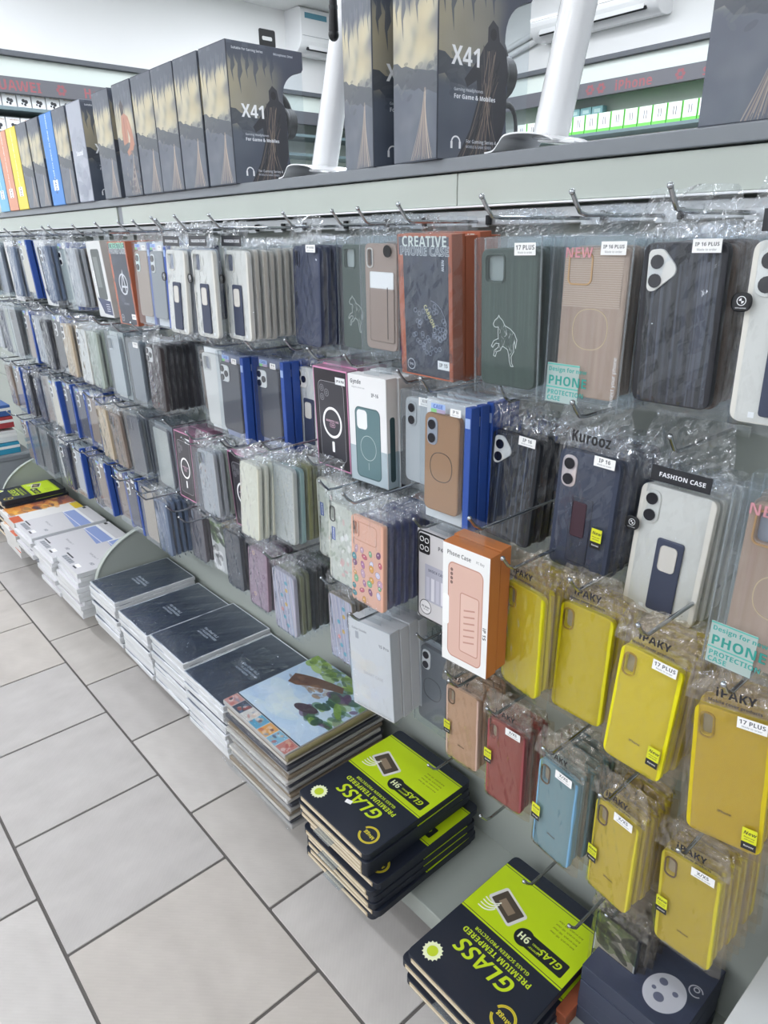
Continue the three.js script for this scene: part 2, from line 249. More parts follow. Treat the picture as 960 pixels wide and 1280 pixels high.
TX.glassLid = tex(720, 960, (g, w, h) => {          // drawn in its own reading direction
  g.fillStyle = '#1c2230'; g.fillRect(0, 0, w, h);
  g.strokeStyle = '#d6c32e'; g.lineWidth = 7; for (const r of [58, 66]) { g.beginPath(); g.arc(w * 0.16, h * 0.125, r, 0.4, 6); g.stroke(); } text(g, 'Mugg', w * 0.16, h * 0.125, B + 34 + SS, '#e3d43a', 'center');
  g.fillStyle = '#eef3c8'; g.beginPath(); for (let i = 0; i <= 48; i++) { const a = i / 48 * 2 * Math.PI, r = 56 + 6 * Math.cos(i / 48 * 2 * Math.PI * 16); g.lineTo(w * 0.86 + Math.cos(a) * r, h * 0.115 + Math.sin(a) * r); } g.fill(); g.fillStyle = '#c3d62c'; g.beginPath(); g.arc(w * 0.86, h * 0.115, 32, 0, 7); g.fill();
  text(g, 'GLASS', w * 0.5, h * 0.27, 'italic ' + B + 132 + SS, '#c5dc1e', 'center'); text(g, 'PREMIUM TEMPERED', w * 0.5, h * 0.36, B + 48 + SS, '#c5dc1e', 'center'); text(g, 'GLASS SCREEN PROTECTOR', w * 0.5, h * 0.41, B + 30 + SS, '#c5dc1e', 'center');
  g.fillStyle = '#bcd610'; g.fillRect(0, h * 0.465, w, h * 0.44); g.fillStyle = '#1c2230'; g.fillRect(0, h * 0.478, w, 4); g.fillRect(0, h * 0.888, w, 4);
  g.fillStyle = '#161b22'; rrp(g, w * 0.06, h * 0.52, w * 0.36, h * 0.1, 10); g.fill(); text(g, 'GLAS', w * 0.09, h * 0.57, 'italic ' + B + 60 + SS, '#c5dc1e'); text(g, 'S TEMPERED', w * 0.27, h * 0.545, B + 16 + SS, '#c5dc1e'); text(g, 'HARDNESS', w * 0.27, h * 0.575, B + 16 + SS, '#c5dc1e'); g.fillStyle = '#161b22'; g.beginPath(); g.arc(w * 0.45, h * 0.57, 58, 0, 7); g.fill(); text(g, '9H', w * 0.45, h * 0.57, B + 62 + SS, '#e9f0c0', 'center');
  g.fillStyle = '#d9d8d4'; g.save(); g.translate(w * 0.72, h * 0.66); g.rotate(0.35); rrp(g, -120, -70, 230, 140, 18); g.fill(); g.fillStyle = '#4b4238'; rrp(g, -100, -56, 190, 112, 6); g.fill(); g.fillStyle = '#8d7b66'; g.fillRect(-60, -30, 110, 50); g.restore();
  g.strokeStyle = '#f0f1e2'; g.lineWidth = 8; for (let i = 0; i < 4; i++) { g.beginPath(); g.moveTo(w * 0.9, h * (0.54 + i * 0.025)); g.quadraticCurveTo(w * 0.8, h * (0.53 + i * 0.02), w * 0.77, h * (0.59 + i * 0.02)); g.stroke(); }
  for (let i = 0; i < 4; i++) text(g, 'Anti-scratch  HD clear', w * 0.12, h * (0.72 + i * 0.03), 17 + SS, '#2f3a10');
});
TX.padLid = tex(512, 736, (g, w, h) => {
  g.fillStyle = '#e9ebee'; g.fillRect(0, 0, w, h); g.fillStyle = '#2f394a'; g.fillRect(9, 9, w - 18, h - 18); blobs(g, 50, 12, 12, w - 12, h - 12, ['#28313f', '#364053', '#2d3646'], 20, 60, 0.25);
  g.fillStyle = '#2c3646'; text(g, 'For iPad 10.2', w * 0.36, h * 0.5, B + 30 + SS, '#cfd5dd'); text(g, '/ 10.2(2019/2020)', w * 0.36, h * 0.545, B + 26 + SS, '#cfd5dd'); text(g, 'A2197 A2270', w * 0.36, h * 0.585, B + 24 + SS, '#cfd5dd');
});
TX.tabLid = tex(400, 576, (g, w, h) => {
  g.fillStyle = '#d5d3d6'; g.fillRect(0, 0, w, h); g.fillStyle = '#f2f2f4'; g.fillRect(0, h * 0.16, w, h * 0.2); g.fillStyle = '#93a6d8'; g.fillRect(w * 0.05, h * 0.2, w * 0.95, h * 0.15); g.beginPath(); g.moveTo(0, h * 0.36); g.lineTo(w, h * 0.36); g.lineTo(w, h * 0.43); g.fill();
  g.fillStyle = '#1d1f24'; g.fillRect(w * 0.02, h * 0.04, w * 0.1, h * 0.04); g.fillRect(w * 0.02, h * 0.86, w * 0.3, h * 0.02);
  for (let i = 0; i < 14; i++) { g.fillStyle = i % 3 ? '#343a46' : '#7d8796'; g.fillRect(w * (0.1 + i * 0.03), h * 0.9, w * 0.018, h * 0.06); }
  g.fillStyle = '#ffffff'; g.fillRect(w * 0.6, h * 0.88, w * 0.16, h * 0.05); g.fillStyle = '#23262c'; g.fillRect(w * 0.62, h * 0.94, w * 0.14, h * 0.02);
  text(g, 'Tablet glass 11', w * 0.3, h * 0.66, 22 + SS, '#7c7c82'); text(g, 'HD', w * 0.7, h * 0.76, 'italic ' + B + 34 + SS, '#6a7079');
});
TX.art = tex(640, 704, (g, w, h) => {               // generic painted cover, strip of small covers along its front
  g.fillStyle = '#c5d6e6'; g.fillRect(0, 0, w, h); blobs(g, 90, 0, 0, w, h, ['#a9c3df', '#dfe8ee', '#e9ecdf', '#b9cfe4'], 25, 70, 0.4);
  blobs(g, 60, 0, 0, w * 0.75, h * 0.16, ['#8fae3c', '#6f8f35', '#b7cf57', '#41603a'], 8, 30, 0.8); blobs(g, 45, w * 0.62, h * 0.2, w, h * 0.62, ['#3f6b3a', '#28493b', '#87a63d', '#5b3a5c'], 12, 38, 0.85);
  g.fillStyle = '#6b4a3a'; g.beginPath(); g.moveTo(w * 0.1, h * 0.32); g.quadraticCurveTo(w * 0.3, h * 0.2, w * 0.62, h * 0.14); g.lineTo(w * 0.68, h * 0.2); g.quadraticCurveTo(w * 0.4, h * 0.3, w * 0.26, h * 0.42); g.lineTo(w * 0.16, h * 0.44); g.closePath(); g.fill();
  g.fillStyle = '#4d3b44'; g.beginPath(); g.ellipse(w * 0.62, h * 0.55, w * 0.13, h * 0.05, -0.3, 0, 7); g.fill(); blobs(g, 20, w * 0.12, h * 0.25, w * 0.6, h * 0.4, ['#8a5f45', '#50362f', '#a4784f'], 8, 20, 0.6);
  g.fillStyle = '#23252b'; g.fillRect(0, h * 0.855, w, h * 0.012); g.fillStyle = '#e8e3df'; g.fillRect(0, h * 0.867, w, h * 0.133);
  for (let i = 0; i < 7; i++) { const x = i * w / 7; g.fillStyle = ['#c98f86', '#3c4656', '#d7cfc6', '#5aa3bf', '#e2a04e', '#7fb4c9', '#c2776a'][i]; g.fillRect(x, h * 0.87, w / 7 - 3, h * 0.13); blobs(g, 9, x + 6, h * 0.89, x + w / 7 - 10, h * 0.98, ['#f0e6dc', '#42333a', '#e0b08c', '#7a8fae', '#b84f45'], 6, 16, 0.8, 1.3); }
});
TX.orangeArt = tex(400, 576, (g, w, h) => { g.fillStyle = '#e8e6e4'; g.fillRect(0, 0, w, h); const b = g.createLinearGradient(0, 0, w, h * 0.5); b.addColorStop(0, '#5a3f50'); b.addColorStop(0.5, '#c46f3c'); b.addColorStop(1, '#f2b23a'); g.fillStyle = b; g.fillRect(0, 0, w * 0.55, h * 0.95); blobs(g, 40, 0, 0, w * 0.55, h, ['#7b4b57', '#e0944a', '#f0c061', '#40304c'], 10, 40, 0.6); g.fillStyle = '#e3c41c'; g.fillRect(w * 0.6, 0, w * 0.4, h * 0.12); g.fillStyle = '#cf5b2a'; g.fillRect(w * 0.62, h * 0.86, w * 0.38, h * 0.14); });
TX.creative = (emblem) => tex(416, 768, (g, w, h) => {
  g.fillStyle = '#b4674c'; g.fillRect(0, 0, w, h); g.fillStyle = '#3b414e'; g.fillRect(w * 0.1, h * 0.13, w * 0.84, h * 0.86); blobs(g, 40, w * 0.12, h * 0.15, w * 0.92, h * 0.97, ['#333947', '#474d5c', '#3d4352', '#51586a'], 15, 40, 0.35);
  g.fillStyle = '#545a64'; g.fillRect(w * 0.02, h * 0.015, w * 0.93, h * 0.12);
  text(g, 'CREATIVE', w * 0.5, h * 0.045, B + 76 + SS, emblem ? '#7fd0b0' : '#d5ddd6', 'center'); g.font = B + 64 + SS; g.strokeStyle = '#c9cfd2'; g.lineWidth = 3; g.textAlign = 'center'; g.textBaseline = 'middle'; g.strokeText('PHONE CASE', w * 0.5, h * 0.11, w * 0.92);
  if (emblem) { g.strokeStyle = '#c3c8cf'; g.lineWidth = 16; g.beginPath(); g.arc(w * 0.55, h * 0.5, 92, 0, 7); g.stroke(); g.lineWidth = 18; g.beginPath(); g.moveTo(w * 0.4, h * 0.6); g.lineTo(w * 0.58, h * 0.36); g.lineTo(w * 0.66, h * 0.62); g.moveTo(w * 0.46, h * 0.53); g.lineTo(w * 0.74, h * 0.53); g.stroke(); text(g, 'ASSEMBLE', w * 0.55, h * 0.74, 26 + SS, '#8f97a3', 'center'); }
  else { g.strokeStyle = '#8f97a6'; g.lineWidth = 3; for (let i = 0; i < 46; i++) { const a = rr(0, 7), r = rr(50, 140), x = w * 0.55 + Math.cos(a) * r, y = h * 0.64 + Math.sin(a) * r; g.beginPath(); for (let k = 0; k < 7; k++) g.lineTo(x + 13 * Math.cos(k * Math.PI / 3), y + 13 * Math.sin(k * Math.PI / 3)); g.stroke(); } g.beginPath(); g.arc(w * 0.55, h * 0.62, 140, -1.4, 0.3); g.stroke(); text(g, 'CARBON', w * 0.58, h * 0.55, B + 34 + SS, '#c9c38e', 'center', 1.0); text(g, 'NEW', w * 0.84, h * 0.2, B + 26 + SS, '#cfd4da', 'center', Math.PI / 2); }
  g.strokeStyle = '#c3c8cf'; g.lineWidth = 5; g.beginPath(); g.arc(w * 0.2, h * 0.92, 30, 0, 7); g.stroke(); text(g, 'TPU', w * 0.2, h * 0.92, B + 20 + SS, '#c3c8cf', 'center');
  g.fillStyle = '#eef0ef'; g.fillRect(w * 0.72, h * 0.86, w * 0.22, h * 0.065); text(g, 'IP 15', w * 0.83, h * 0.893, B + 28 + SS, '#55585c', 'center');
});
TX.creative1 = TX.creative(false); TX.creative2 = TX.creative(true);
TX.ring = tex(352, 640, (g, w, h) => {
  g.fillStyle = '#d58fb4'; g.fillRect(0, 0, w, h); g.fillStyle = '#241f27'; g.fillRect(7, 9, w - 14, h - 18); g.strokeStyle = '#e4e5e8'; g.lineWidth = 4; rrp(g, w * 0.14, h * 0.13, w * 0.74, h * 0.78, 36); g.stroke(); g.fillStyle = '#3a3940'; g.fill();
  g.strokeStyle = '#ffffff'; g.lineWidth = 17; g.beginPath(); g.arc(w * 0.51, h * 0.53, 92, 0, 7); g.stroke(); g.fillStyle = '#ffffff'; rrp(g, w * 0.51 - 13, h * 0.72, 26, 70, 8); g.fill();
  text(g, 'MAGNETIC CASE', w * 0.51, h * 0.515, B + 17 + SS, '#e2b9cb', 'center'); rrp(g, w * 0.43, h * 0.535, 56, 26, 10); g.lineWidth = 3; g.strokeStyle = '#d9a7c0'; g.stroke(); text(g, 'CASE', w * 0.51, h * 0.556, B + 16 + SS, '#e2b9cb', 'center');
  for (const [x, y, r] of [[0.24, 0.2, 20], [0.24, 0.29, 20], [0.38, 0.24, 22]]) { g.strokeStyle = '#8f8e95'; g.lineWidth = 4; g.beginPath(); g.arc(w * x, h * y, r, 0, 7); g.stroke(); g.beginPath(); g.arc(w * x, h * y, r * 0.4, 0, 7); g.stroke(); }
  g.fillStyle = '#eceef0'; g.fillRect(w * 0.66, h * 0.07, w * 0.28, h * 0.07); text(g, 'IP14 PM', w * 0.8, h * 0.105, B + 21 + SS, '#44474c', 'center');
});
TX.teal = tex(352, 640, (g, w, h) => {
  g.fillStyle = '#eaeaea'; g.fillRect(0, 0, w, h); g.fillStyle = '#aebdc4'; g.fillRect(0, h * 0.66, w, h * 0.34); text(g, 'Gynde\u25cf', w * 0.06, h * 0.06, B + 34 + SS, '#4a4d52'); text(g, 'Magnetic phone case', w * 0.1, h * 0.11, 13 + SS, '#9b9ea2'); text(g, 'IP-16', w * 0.62, h * 0.16, B + 28 + SS, '#55585d');
  g.fillStyle = '#5f7d82'; rrp(g, w * 0.17, h * 0.29, w * 0.66, h * 0.66, 36); g.fill(); g.strokeStyle = '#4a6569'; g.lineWidth = 8; g.stroke(); g.fillStyle = '#eef0f0'; rrp(g, w * 0.21, h * 0.31, w * 0.28, h * 0.18, 26); g.fill(); g.strokeStyle = '#c9d6d6'; g.lineWidth = 3; g.beginPath(); g.arc(w * 0.5, h * 0.66, 74, 0, 7); g.stroke(); g.beginPath(); g.moveTo(w * 0.5, h * 0.8); g.lineTo(w * 0.5, h * 0.87); g.stroke();
});
TX.tealSide = tex(64, 384, (g, w, h) => { g.fillStyle = '#d9d4cf'; g.fillRect(0, 0, w, h); g.fillStyle = '#a3b4bb'; g.fillRect(0, h * 0.66, w, h * 0.34); g.fillStyle = '#33494c'; rrp(g, w * 0.25, h * 0.34, w * 0.5, h * 0.6, 12); g.fill(); });
TX.tealSide2 = tex(64, 384, (g, w, h) => { g.fillStyle = '#d9d4cf'; g.fillRect(0, 0, w, h); g.fillStyle = '#20242f'; g.fillRect(0, h * 0.66, w, h * 0.34); g.fillStyle = '#1a1c20'; rrp(g, w * 0.25, h * 0.34, w * 0.5, h * 0.5, 12); g.fill(); });
TX.cameraCard = tex(320, 640, (g, w, h) => { g.fillStyle = '#d3d1d2'; g.fillRect(0, 0, w, h); g.strokeStyle = '#2a2b30'; g.lineWidth = 12; rrp(g, 6, 6, w - 12, h - 12, 30); g.stroke(); text(g, 'P4 5.20', w * 0.58, h * 0.14, B + 40 + SS, '#5c5d62', 'left'); g.fillStyle = '#b5b6c4'; g.fillRect(w * 0.22, h * 0.36, w * 0.78, h * 0.42); for (let i = 0; i < 5; i++) { g.fillStyle = pick(['#e3e2ea', '#8f90a3', '#c9c9d6']); g.fillRect(w * (0.26 + i * 0.14), h * 0.5, w * 0.09, h * 0.26); } text(g, 'SHOCK CASE', w * 0.55, h * 0.42, B + 26 + SS, '#55566a', 'center'); g.lineWidth = 5; g.fillStyle = '#ecebec'; g.beginPath(); g.arc(w * 0.24, h * 0.86, 52, 0, 7); g.fill(); g.stroke(); text(g, 'X5 Max', w * 0.24, h * 0.86, B + 22 + SS, '#33343a', 'center'); text(g, '1.8 mm', w * 0.24, h * 0.89, 16 + SS, '#33343a', 'center'); });
TX.orangeBox = tex(320, 640, (g, w, h) => { g.fillStyle = '#eeeeec'; g.fillRect(0, 0, w, h); g.fillStyle = '#dab4a5'; rrp(g, w * 0.13, h * 0.14, w * 0.74, h * 0.8, 34); g.fill(); g.strokeStyle = '#bf8d7d'; g.lineWidth = 6; g.stroke(); g.fillStyle = '#e0beb0'; rrp(g, w * 0.4, h * 0.36, w * 0.4, h * 0.5, 14); g.fill(); g.stroke(); for (let i = 0; i < 6; i++) { g.strokeStyle = '#c08e7f'; g.lineWidth = 8; g.beginPath(); g.moveTo(w * 0.48, h * (0.5 + i * 0.055)); g.lineTo(w * 0.72, h * (0.47 + i * 0.055)); g.stroke(); } for (let i = 0; i < 4; i++) { g.fillStyle = '#7a5d58'; g.beginPath(); g.arc(w * 0.2, h * (0.2 + i * 0.035), 9, 0, 7); g.fill(); } g.fillStyle = '#f4f4f2'; rrp(g, 0, h * 0.42, w * 0.15, h * 0.26, 18); g.fill(); text(g, 'Phone Case', w * 0.35, h * 0.07, B + 30 + SS, '#6a6a6a', 'center'); text(g, 'PC Bay', w * 0.8, h * 0.07, 18 + SS, '#8a8a8a', 'center'); text(g, 'iP 15', w * 0.93, h * 0.62, B + 30 + SS, '#4c4c4c', 'center', Math.PI / 2); });
TX.whiteBox = tex(320, 576, (g, w, h) => { g.fillStyle = '#d9d8d8'; g.fillRect(0, 0, w, h); blobs(g, 20, w * 0.1, h * 0.4, w * 0.7, h * 0.95, ['#e0d5c6', '#d4d6dc', '#e6e3df'], 20, 55, 0.35); text(g, 'Color Inside', w * 0.08, h * 0.09, B + 20 + SS, '#7d7e82'); g.fillStyle = '#a9aab0'; g.fillRect(w * 0.16, h * 0.12, w * 0.08, h * 0.08); text(g, '15 Pro', w * 0.72, h * 0.18, B + 26 + SS, '#77787d'); text(g, 'SMART CASE', w * 0.55, h * 0.56, B + 26 + SS, '#bdbabb', 'center'); });
TX.plainWhite = tex(288, 544, (g, w, h) => { g.fillStyle = '#d8dad9'; g.fillRect(0, 0, w, h); g.fillStyle = '#59605f'; rrp(g, w * 0.22, h * 0.1, w * 0.6, h * 0.66, 24); g.fill(); g.fillStyle = '#7c8280'; g.fillRect(w * 0.3, h * 0.2, w * 0.3, h * 0.4); g.fillStyle = '#424a6b'; g.beginPath(); g.moveTo(w * 0.1, h * 0.74); g.lineTo(w * 0.95, h * 0.78); g.lineTo(w * 0.95, h * 0.97); g.lineTo(w * 0.4, h * 0.95); g.fill(); text(g, 'PROTECTION', w * 0.16, h * 0.55, B + 30 + SS, '#ffffff', 'center', Math.PI / 2); for (let i = 0; i < 4; i++) { g.fillStyle = '#cfd3de'; g.fillRect(w * 0.6, h * (0.82 + i * 0.03), w * 0.24, 5); } });
TX.peach = tex(256, 512, (g, w, h) => { g.fillStyle = '#e6b29a'; g.fillRect(0, 0, w, h); const c = ['#c9546b', '#c9a0b8', '#7fb78a', '#e0a13c', '#2f8c95', '#b06a9c', '#7b3f6e', '#d8d3e8']; for (let i = 0; i < 26; i++) { const x = 26 + (i % 4) * 68 + rr(-14, 14), y = h * 0.36 + Math.floor(i / 4) * 50 + rr(-14, 14); g.fillStyle = pick(c); g.beginPath(); g.ellipse(x, y, rr(12, 24), rr(13, 27), rr(-0.5, 0.5), 0, 7); g.fill(); g.strokeStyle = 'rgba(60,30,50,.5)'; g.lineWidth = 2; g.stroke(); g.fillStyle = '#fff6ea'; g.beginPath(); g.arc(x - 3, y - 3, 4, 0, 7); g.fill(); } g.strokeStyle = '#d39a80'; g.lineWidth = 7; rrp(g, 14, 20, w - 60, h * 0.22, 24); g.stroke(); });
TX.floral = tex(256, 512, (g, w, h) => { g.fillStyle = '#c9ccc0'; g.fillRect(0, 0, w, h); blobs(g, 70, 0, 0, w, h, ['#d8dace', '#b3b8a8', '#8f9a82', '#c4c6be', '#e4e4dc'], 6, 22, 0.5, 1.4); blobs(g, 24, w * 0.4, h * 0.15, w, h * 0.9, ['#f4f4f0', '#eeeae6', '#d9a9a6'], 8, 22, 0.8, 1); g.fillStyle = '#37509a'; g.fillRect(w * 0.1, h * 0.3, w * 0.14, h * 0.17); text(g, 'RIDEUP', w * 0.17, h * 0.385, B + 22 + SS, '#e8ecf6', 'center', Math.PI / 2); });
TX.glitter = tex(256, 512, (g, w, h) => { g.fillStyle = '#b9bcb8'; g.fillRect(0, 0, w, h); blobs(g, 500, 0, 0, w, h, ['#e9e9dd', '#8f9a97', '#d7cba0', '#aeb9bb', '#6f7673'], 1, 4, 0.8, 1.4); });
TX.holo = tex(256, 512, (g, w, h) => { g.fillStyle = '#a9a8b6'; g.fillRect(0, 0, w, h); for (let i = 0; i < 60; i++) { g.strokeStyle = pick(['#c9c3dc', '#9fb6c4', '#d8c9c0', '#8b8fa8']); g.globalAlpha = 0.5; g.lineWidth = rr(2, 9); g.beginPath(); const x = rr(-40, w); g.moveTo(x, 0); g.lineTo(x + 60, h); g.stroke(); } g.globalAlpha = 1; for (let i = 0; i < 7; i++) { g.fillStyle = pick(['#5aa5b8', '#d98f8a', '#caa64e']); g.beginPath(); g.arc(w * rr(0.4, 0.7), h * (0.15 + i * 0.12), 17, 0, 7); g.fill(); } });
TX.mauve = tex(256, 512, (g, w, h) => { g.fillStyle = '#96818f'; g.fillRect(0, 0, w, h); blobs(g, 90, 0, 0, w, h, ['#a48d9c', '#857081', '#ad98a6'], 6, 24, 0.4, 1.5); for (const [x, y] of [[0.7, 0.55], [0.62, 0.68], [0.3, 0.8], [0.2, 0.84], [0.8, 0.4], [0.15, 0.08], [0.3, 0.07], [0.45, 0.1]]) { g.strokeStyle = pick(['#d9b98a', '#6a3f66']); g.lineWidth = 6; g.beginPath(); g.arc(w * x, h * y, 14, 0, 7); g.stroke(); } });
const grainTex = (base, cols, n, lw0, lw1, a) => tex(256, 512, (g, w, h) => { g.fillStyle = base; g.fillRect(0, 0, w, h); for (let i = 0; i < n; i++) { g.globalAlpha = a * rr(0.3, 1); g.strokeStyle = pick(cols); g.lineWidth = rr(lw0, lw1); const x = rr(0, w); g.beginPath(); g.moveTo(x, rr(-h * 0.2, h * 0.6)); g.bezierCurveTo(x + rr(-6, 6), h * 0.3, x + rr(-6, 6), h * 0.6, x + rr(-8, 8), rr(h * 0.5, h * 1.2)); g.stroke(); } g.globalAlpha = 1; });
TX.wood = grainTex('#202229', ['#3a3e4a', '#101115', '#4c515e', '#1c1d24'], 90, 3, 12, 0.85);
TX.stripe = grainTex('#1c2027', ['#3a424e', '#0d0f12', '#525c69', '#14171c'], 100, 2, 8, 0.9);
TX.suede = grainTex('#a38d7d', ['#b29b8a', '#93796a', '#ab9585'], 60, 8, 26, 0.25);
TX.brownwood = grainTex('#3b3335', ['#564a4a', '#221d1f', '#66595a'], 90, 3, 10, 0.85);
TX.greenLeather = grainTex('#34463f', ['#3d5048', '#2a3b35', '#465a51'], 90, 3, 12, 0.4);
TX.weave = tex(256, 512, (g, w, h) => { g.fillStyle = '#96704f'; g.fillRect(0, 0, w, h); g.lineWidth = 1.6; for (let i = -h; i < w + h; i += 5) { g.strokeStyle = i % 10 ? '#a67f5d' : '#85603f'; g.beginPath(); g.moveTo(i, 0); g.lineTo(i + h, h); g.stroke(); g.beginPath(); g.moveTo(i, h); g.lineTo(i + h, 0); g.stroke(); } });
TX.ridges = tex(128, 256, (g, w, h) => { g.fillStyle = '#b8a392'; g.fillRect(0, 0, w, h); for (let i = 0; i < 26; i++) { g.fillStyle = '#a18b7a'; g.fillRect(0, i * h / 26, w, 3); } });
TX.ipaky = tex(384, 160, (g, w, h) => { text(g, 'iPAKY', w / 2, h * 0.42, B + 82 + SS, '#202024', 'center'); text(g, 'Mobile cover products', w / 2, h * 0.82, B + 28 + SS, '#34343a', 'center'); });
TX.kurooz = tex(384, 128, (g, w, h) => { text(g, 'Kurooz', w / 2, h * 0.5, B + 86 + SS, '#17181c', 'center'); });
TX.fashion = tex(448, 128, (g, w, h) => { g.fillStyle = '#1b1d24'; rrp(g, 0, 0, w, h, 22); g.fill(); text(g, '\u2726FASHION CASE', w / 2, h * 0.52, B + 50 + SS, '#eceef2', 'center'); });
TX.newTag = tex(128, 224, (g, w, h) => { g.fillStyle = '#d6d91c'; g.fillRect(0, 0, w, h); g.fillStyle = '#191a1e'; g.fillRect(0, h * 0.66, w, h * 0.34); text(g, 'New', w / 2, h * 0.22, 'italic ' + B + 50 + SS, '#1d1e20', 'center'); text(g, 'Phone case', w / 2, h * 0.42, B + 17 + SS, '#1d1e20', 'center'); text(g, 'soft touch', w / 2, h * 0.53, B + 17 + SS, '#1d1e20', 'center'); text(g, 'Kurooz', w / 2, h * 0.83, B + 26 + SS, '#e8e8e8', 'center'); });
TX.iphone = tex(160, 48, (g, w, h) => text(g, 'iPhone', w / 2, h / 2, B + 40 + SS, '#4a4030', 'center'));
TX.horse = tex(256, 384, (g, w, h) => { const P = [30, 78, 44, 52, 70, 34, 78, 18, 88, 34, 112, 50, 132, 84, 176, 100, 214, 130, 236, 170, 226, 228, 216, 180, 206, 206, 212, 250, 190, 286, 196, 330, 210, 350, 188, 350, 176, 318, 170, 280, 158, 240, 128, 226, 112, 222, 96, 250, 64, 262, 52, 296, 36, 290, 44, 252, 76, 232, 84, 206, 52, 206, 28, 236, 14, 226, 36, 190, 76, 172, 72, 130, 76, 96, 52, 98, 40, 94];
  g.beginPath(); for (let i = 0; i < P.length; i += 2) g.lineTo(P[i], P[i + 1]); g.closePath(); g.strokeStyle = '#ccd3cf'; g.lineJoin = 'round'; g.lineWidth = 5; g.stroke(); g.save(); g.clip(); for (let i = 0; i < 60; i++) { g.lineWidth = rr(1.5, 4); g.globalAlpha = rr(0.4, 0.9); g.beginPath(); const x = rr(10, 220), y = rr(20, 330); g.moveTo(x, y); g.quadraticCurveTo(x + rr(-6, 20), y + rr(4, 20), x + rr(-20, 26), y + rr(14, 46)); g.stroke(); } g.restore(); g.globalAlpha = 1; });
TX.designPhone = tex(320, 640, (g, w, h) => { text(g, 'NEW', w * 0.33, h * 0.09, B + 52 + SS, 'rgba(214,150,160,.8)', 'center'); g.fillStyle = 'rgba(205,232,226,.55)'; g.fillRect(w * 0.02, h * 0.745, w * 0.46, h * 0.25); text(g, 'Design for new', w * 0.04, h * 0.785, B + 24 + SS, '#3a9a8f'); text(g, 'PHONE', w * 0.04, h * 0.855, B + 52 + SS, '#2f9488'); g.fillStyle = '#4fb0a2'; g.fillRect(w * 0.02, h * 0.895, w * 0.46, 5); g.fillRect(w * 0.02, h * 0.75, w * 0.46, 5); text(g, 'PROTECTION', w * 0.04, h * 0.93, B + 27 + SS, '#3a9a8f'); text(g, 'CASE', w * 0.04, h * 0.97, B + 27 + SS, '#3a9a8f'); text(g, 'Protect your phone', w * 0.93, h * 0.82, 22 + SS, 'rgba(240,244,246,.9)', 'center', -Math.PI / 2); });
TX.caseCard = tex(256, 128, (g, w, h) => { g.fillStyle = '#7fc07e'; g.fillRect(0, h * 0.6, w * 0.4, h * 0.4); g.fillStyle = '#a99ab5'; g.fillRect(w * 0.4, h * 0.6, w * 0.6, h * 0.4); g.fillStyle = '#9fb9e4'; g.fillRect(0, 0, w, h * 0.6); text(g, 'CASE', w / 2, h * 0.32, B + 74 + SS, '#2447a0', 'center'); });
TX.roundel = tex(128, 128, (g, w, h) => { g.fillStyle = '#15161a'; g.fillRect(0, 0, w, h); g.fillStyle = '#e6e8ea'; g.beginPath(); g.arc(64, 54, 40, 0, 7); g.fill(); g.fillStyle = '#17181d'; g.beginPath(); g.arc(64, 54, 33, 0, 7); g.fill(); g.fillStyle = '#e6e8ea'; g.beginPath(); g.moveTo(64, 54); g.arc(64, 54, 22, 0, 1.571); g.fill(); g.beginPath(); g.moveTo(64, 54); g.arc(64, 54, 22, 3.142, 4.712); g.fill(); text(g, 'WITH LEATHER', 64, 112, B + 13 + SS, '#dfe1e4', 'center'); });
const stickerTex = (s) => tex(160, 72, (g, w, h) => { g.fillStyle = '#f1f1ef'; g.fillRect(0, 0, w, h); text(g, s, w / 2, h * 0.38, B + (s.length > 7 ? 27 : 38) + SS, '#54575b', 'center'); text(g, 'Made to order', w / 2, h * 0.76, 17 + SS, '#8d9095', 'center'); });
TX.st = ['IP 16 PLUS', 'IP 16', 'X/XS', '17 PLUS', 'IP 14 PRO'].map(stickerTex);
TX.astro = tex(320, 320, (g, w, h) => { g.fillStyle = '#3f4558'; g.fillRect(0, 0, w, h); blobs(g, 40, 0, 0, w, h, ['#383e50', '#474d62', '#41475a'], 20, 50, 0.4); g.fillStyle = '#c9cad2'; g.beginPath(); g.ellipse(w * 0.7, h * 0.66, 60, 74, 0.2, 0, 7); g.fill(); g.fillStyle = '#6b6f84'; for (const [x, y, r] of [[0.64, 0.56, 13], [0.78, 0.6, 9], [0.68, 0.74, 16], [0.6, 0.68, 7]]) { g.beginPath(); g.arc(w * x, h * y, r, 0, 7); g.fill(); } g.strokeStyle = '#c9cad2'; g.lineWidth = 4; g.beginPath(); g.arc(w * 0.9, h * 0.42, 20, 0.6, 6); g.stroke(); g.beginPath(); g.arc(w * 0.9, h * 0.4, 8, 0, 7); g.stroke(); });
TX.picture = tex(192, 384, (g, w, h) => { g.fillStyle = '#aeb3b5'; g.fillRect(0, 0, w, h); blobs(g, 30, 0, 0, w, h * 0.4, ['#3f5a35', '#1f2a25', '#5d7a45', '#2b332f'], 12, 34, 0.8); blobs(g, 16, 0, h * 0.5, w * 0.6, h, ['#26292c', '#4a4f52', '#d8dadb'], 14, 34, 0.8, 1); });
function led(items) { return tex(1024, 48, (g, w, h) => { g.fillStyle = '#5b5d63'; g.fillRect(0, 0, w, h); for (const [x, s] of items) { if (s) text(g, s, x, h * 0.54, B + 44 + SS, '#ab484e'); else { g.fillStyle = '#a0434a'; for (let k = 0; k < 6; k++) { g.beginPath(); g.arc(x + 12 * Math.cos(k * 1.047), h / 2 + 12 * Math.sin(k * 1.047), 6, 0, 7); g.fill(); } g.fillStyle = '#5b5d63'; g.beginPath(); g.arc(x, h / 2, 6, 0, 7); g.fill(); } } g.fillStyle = '#5b5d63'; for (let x = 0; x < w; x += 5) g.fillRect(x, 0, 1, h); for (let y = 0; y < h; y += 5) g.fillRect(0, y, w, 1); }); }
